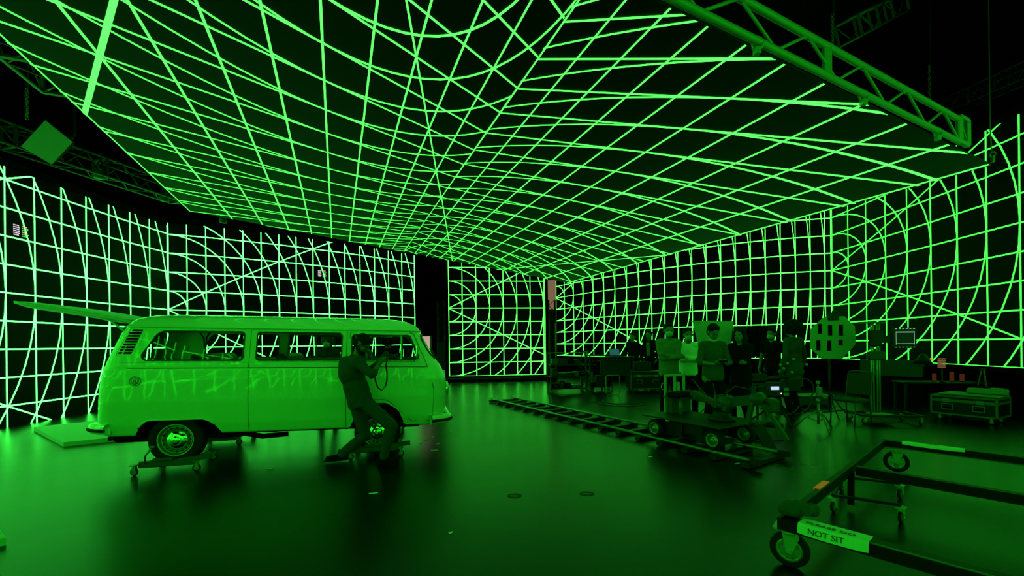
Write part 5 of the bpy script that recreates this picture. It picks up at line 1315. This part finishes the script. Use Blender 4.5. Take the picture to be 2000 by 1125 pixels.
# chains and cables hanging in the dark
for px, py0, py1, Yd in ((52, 175, 235, 7.5), (1815, 130, 205, 9.5), (1626, 30, 90, 7.8)):
    p0, p1_ = at(px, py0, Yd), at(px, py1, Yd); t = thing('hoist_chain', 'dark hoist chain bundle hanging from the rigging', 'chain', tuple(p0), 0, 'hoist chains'); m = MB(); L_ = p0.z - p1_.z; nl = 14
    for k in range(nl): 
        z = -L_ * k / nl; a = k * 1.3; m.tube([(.022 * math.cos(b) * math.cos(a), .022 * math.cos(b) * math.sin(a), z + .03 * math.sin(b)) for b in [2 * PI * i / 8 for i in range(8)]], .007, 5, closed=True)
    m.build('chain', 'steel', t); MB().tube([(.03, 0, 0), (.03, 0, 10.84 - p0.z)], .006, 5).build('rope', 'dark', t)
# clamp hanging at the right screen top
p = at(1939, 302, 7.0); o = MB().tube([(.05 * math.cos(a), 0, .05 * math.sin(a)) for a in [2 * PI * i / 12 for i in range(10)]], .012, 6).box((0, 0, -.07), (.04, .04, .12)).tube([(-.02, 0, .02), (-.04, 0, .5), (-.04, 0, 10.8 - p.z)], .008, 6).build('hanging_clamp', 'steel'); o.location = p; tag(o, 'small hook clamp dangling in front of the right screen below the truss end', 'clamp')

# ---------------------------------------------------------------- foreground steel cart
cA = onz(1525, 1012, .35); cB = onz(1727, 857, .35); sd = (cB - cA); SL = sd.length; sd.normalize(); fd = Vector((sd.y, -sd.x, 0))
c0_ = Vector((cA.x, cA.y, 0)); fc_ = thing('steel_cart', 'long low black steel frame cart on big swivel casters in the right foreground', 'cart', c0_)
LEN = 2.9; zt_ = .31; bw, bh = .085, .08
def cp_(s_, f_, z=zt_): return sd * s_ + fd * f_ + Vector((0, 0, z))
MB().bar(cp_(.04, 0), cp_(.04, LEN), bw, bh).build('front_beam', 'bframe', fc_)
MB().bar(cp_(SL - .04, 0), cp_(SL - .04, LEN), bw, bh).build('rear_beam', 'bframe', fc_)
MB().bar(cp_(1.86, .05), cp_(1.86, LEN), .07, bh).build('middle_beam', 'bframe', fc_)
for f_ in (0.0, LEN): MB().bar(cp_(.0, f_), cp_(SL, f_), .045, bh).build('end_beam', 'bframe', fc_)
MB().bar(cp_(SL - .09, .02, .275), cp_(SL - .09, LEN, .275), .015, .01).bar(cp_(.0, .12, zt_ + .04), cp_(.0, LEN, zt_ + .04), .012, .006).build('edge_highlight', 'alu', fc_)  # pale strips put in for the bright highlights along the black beam edges
MB().bar(cp_(1.80, .02, .28), cp_(1.62, .05, .05), .05).build('post', 'bframe', fc_)
for s_, f_ in ((.10, .02), (SL - .10, .12), (.10, LEN - .1), (SL - .10, LEN - .1)):
    q = cp_(s_, f_, 0); caster(fc_, q, .118, .27, .15 + math.atan2(fd.y, fd.x), 5, 'zinc')
MB().bar(cp_(.85, -.030, zt_ + .005), cp_(1.12, -.030, zt_ + .005), .012, .075).bar(cp_(.85, -.01, zt_ + .042), cp_(1.12, -.01, zt_ + .042), .04, .004).build('orange_tape', 'tape_o', fc_)  # slight emission added so the tape stays orange in green light
# signs
def text_mesh(body, size):
    cu = bpy.data.curves.new('lettering', 'FONT'); cu.body = body; cu.size = size; cu.align_x = 'CENTER'; cu.align_y = 'CENTER'; cu.extrude = .0004
    o = bpy.data.objects.new('lettering', cu); COL.objects.link(o); dg = bpy.context.evaluated_depsgraph_get(); me = bpy.data.meshes.new_from_object(o.evaluated_get(dg)); bpy.data.objects.remove(o); bpy.data.curves.remove(cu)
    me.materials.clear(); me.materials.append(M['ink']); return me
fa = math.atan2(fd.y, fd.x)
def sign(label, s_, f_, w, rz, front, group=None):
    p = c0_ + cp_(s_, f_, zt_ + bh / 2 + .004); t = thing('paper_sign', label, 'sign', p, rz)
    n = 10; vs = []; fs = []; W_ = w / 2
    prof = [(.065, .004), (.02, .001), (-.046, .0), (-.056, -.012), (-.066, -.062)] if front else [(.045, .0), (-.045, .0), (-.052, -.01), (-.056, -.03)]
    for i in range(n + 1):
        x = -W_ + w * i / n
        for (y, z) in prof: vs.append((x, y, z + .008 * abs(x / W_) ** 3 * (1 if y < 0 else 0)))
    k = len(prof)
    for i in range(n):
        for j in range(k - 1): fs.append((i * k + j, i * k + j + 1, (i + 1) * k + j + 1, (i + 1) * k + j))
    nv = len(vs); vs += [(a, b + .001, c - .0012) for a, b, c in vs]; fs += [tuple(nv + q for q in reversed(f)) for f in fs]
    MB().add(vs, fs).build('paper', 'paper', t)
    a = bpy.data.objects.new('lettering', text_mesh('PLEASE DO', .052)); COL.objects.link(a); a.parent = t; a.location = (-.02, .012, .0045)
    b = bpy.data.objects.new('lettering', text_mesh('NOT SIT', .050)); COL.objects.link(b); b.parent = t
    if front: b.location = (-.03, -.0632, -.030); b.rotation_euler = (PI / 2 - .2, 0, 0); a.location = (-.02, .0, .0035); a.rotation_euler = (-.0, 0, 0)
    else: b.location = (.0, -.03, .003); b.scale = (.5, .5, .5); a.scale = (.6, .6, .6)
    return t
sign('white paper sign reading PLEASE DO NOT SIT on the front beam of the steel cart', .03, .285, .36, fa, True)
sign('white paper sign taped on the rear beam of the steel cart', SL - .04, .42, .50, fa, False)
# crumpled gloves on the corner
m = MB(); gp = c0_ + cp_(.10, .05, zt_ + .04)
for dx, dy, dz_, r in ((0, 0, .05, .07), (.06, .03, .05, .06), (.12, .0, .045, .055), (-.05, .02, .04, .045), (.05, -.04, .06, .05), (.0, .06, .055, .045)): blob(m, Vector((dx, dy, dz_)), (r, r * .8, r * .75))
gl = remesh(m, 'work_gloves', 'cloth_mid', None, .008, .012, 26); gl.location = gp; tag(gl, 'crumpled dark work gloves lying on the near corner of the steel cart', 'gloves')
# small wheel dolly parked under the steel cart
q1, q2, q3, q4 = onz(1628, 1000, 0), onz(1760, 1021, 0), onz(1758, 974, 0), onz(1644, 960, 0); sc_c = (q1 + q2 + q3 + q4) / 4
sdl = thing('small_dolly', 'little black frame dolly on four small casters parked under the steel cart', 'dolly', (sc_c.x, sc_c.y, 0))
for q in (q1, q2, q3, q4): v = q - sc_c; caster(sdl, (v.x, v.y, 0), .052, .135, .6, 0)
for a, b in ((q1, q2), (q4, q3), (q1, q4)):
    a = a - sc_c; b = b - sc_c; MB().bar((a.x, a.y, .150), (b.x, b.y, .150), .03, .02).build('frame_bar', 'bframe', sdl)
# status read-outs on the two left screens
for o in list(bpy.data.objects):
    if o.name == 'led_screen': S1 = o
    if o.name == 'led_screen.001': S2 = o
def wall_fn(cols, z0, scr):
    U = [c[0] for c in cols]; px = np.polyfit(U, [c[1] for c in cols], 2); py = np.polyfit(U, [c[2] for c in cols], 2)
    def P(u, v, off):
        x, y = float(np.polyval(px, u)), float(np.polyval(py, u)); n = Vector((0 - x, 4 - y, 0)).normalized() * off
        return (x + n.x - scr.location.x, y + n.y - scr.location.y, z0 + v * S_)
    return P
readout(wall_fn(L1, ZL, S1), S1, L1, ZL, 8.27, 2.50, .52, .42)
readout(wall_fn(L2, ZL, S2), S2, L2, ZL, 8.30, 2.72, .52, .42)
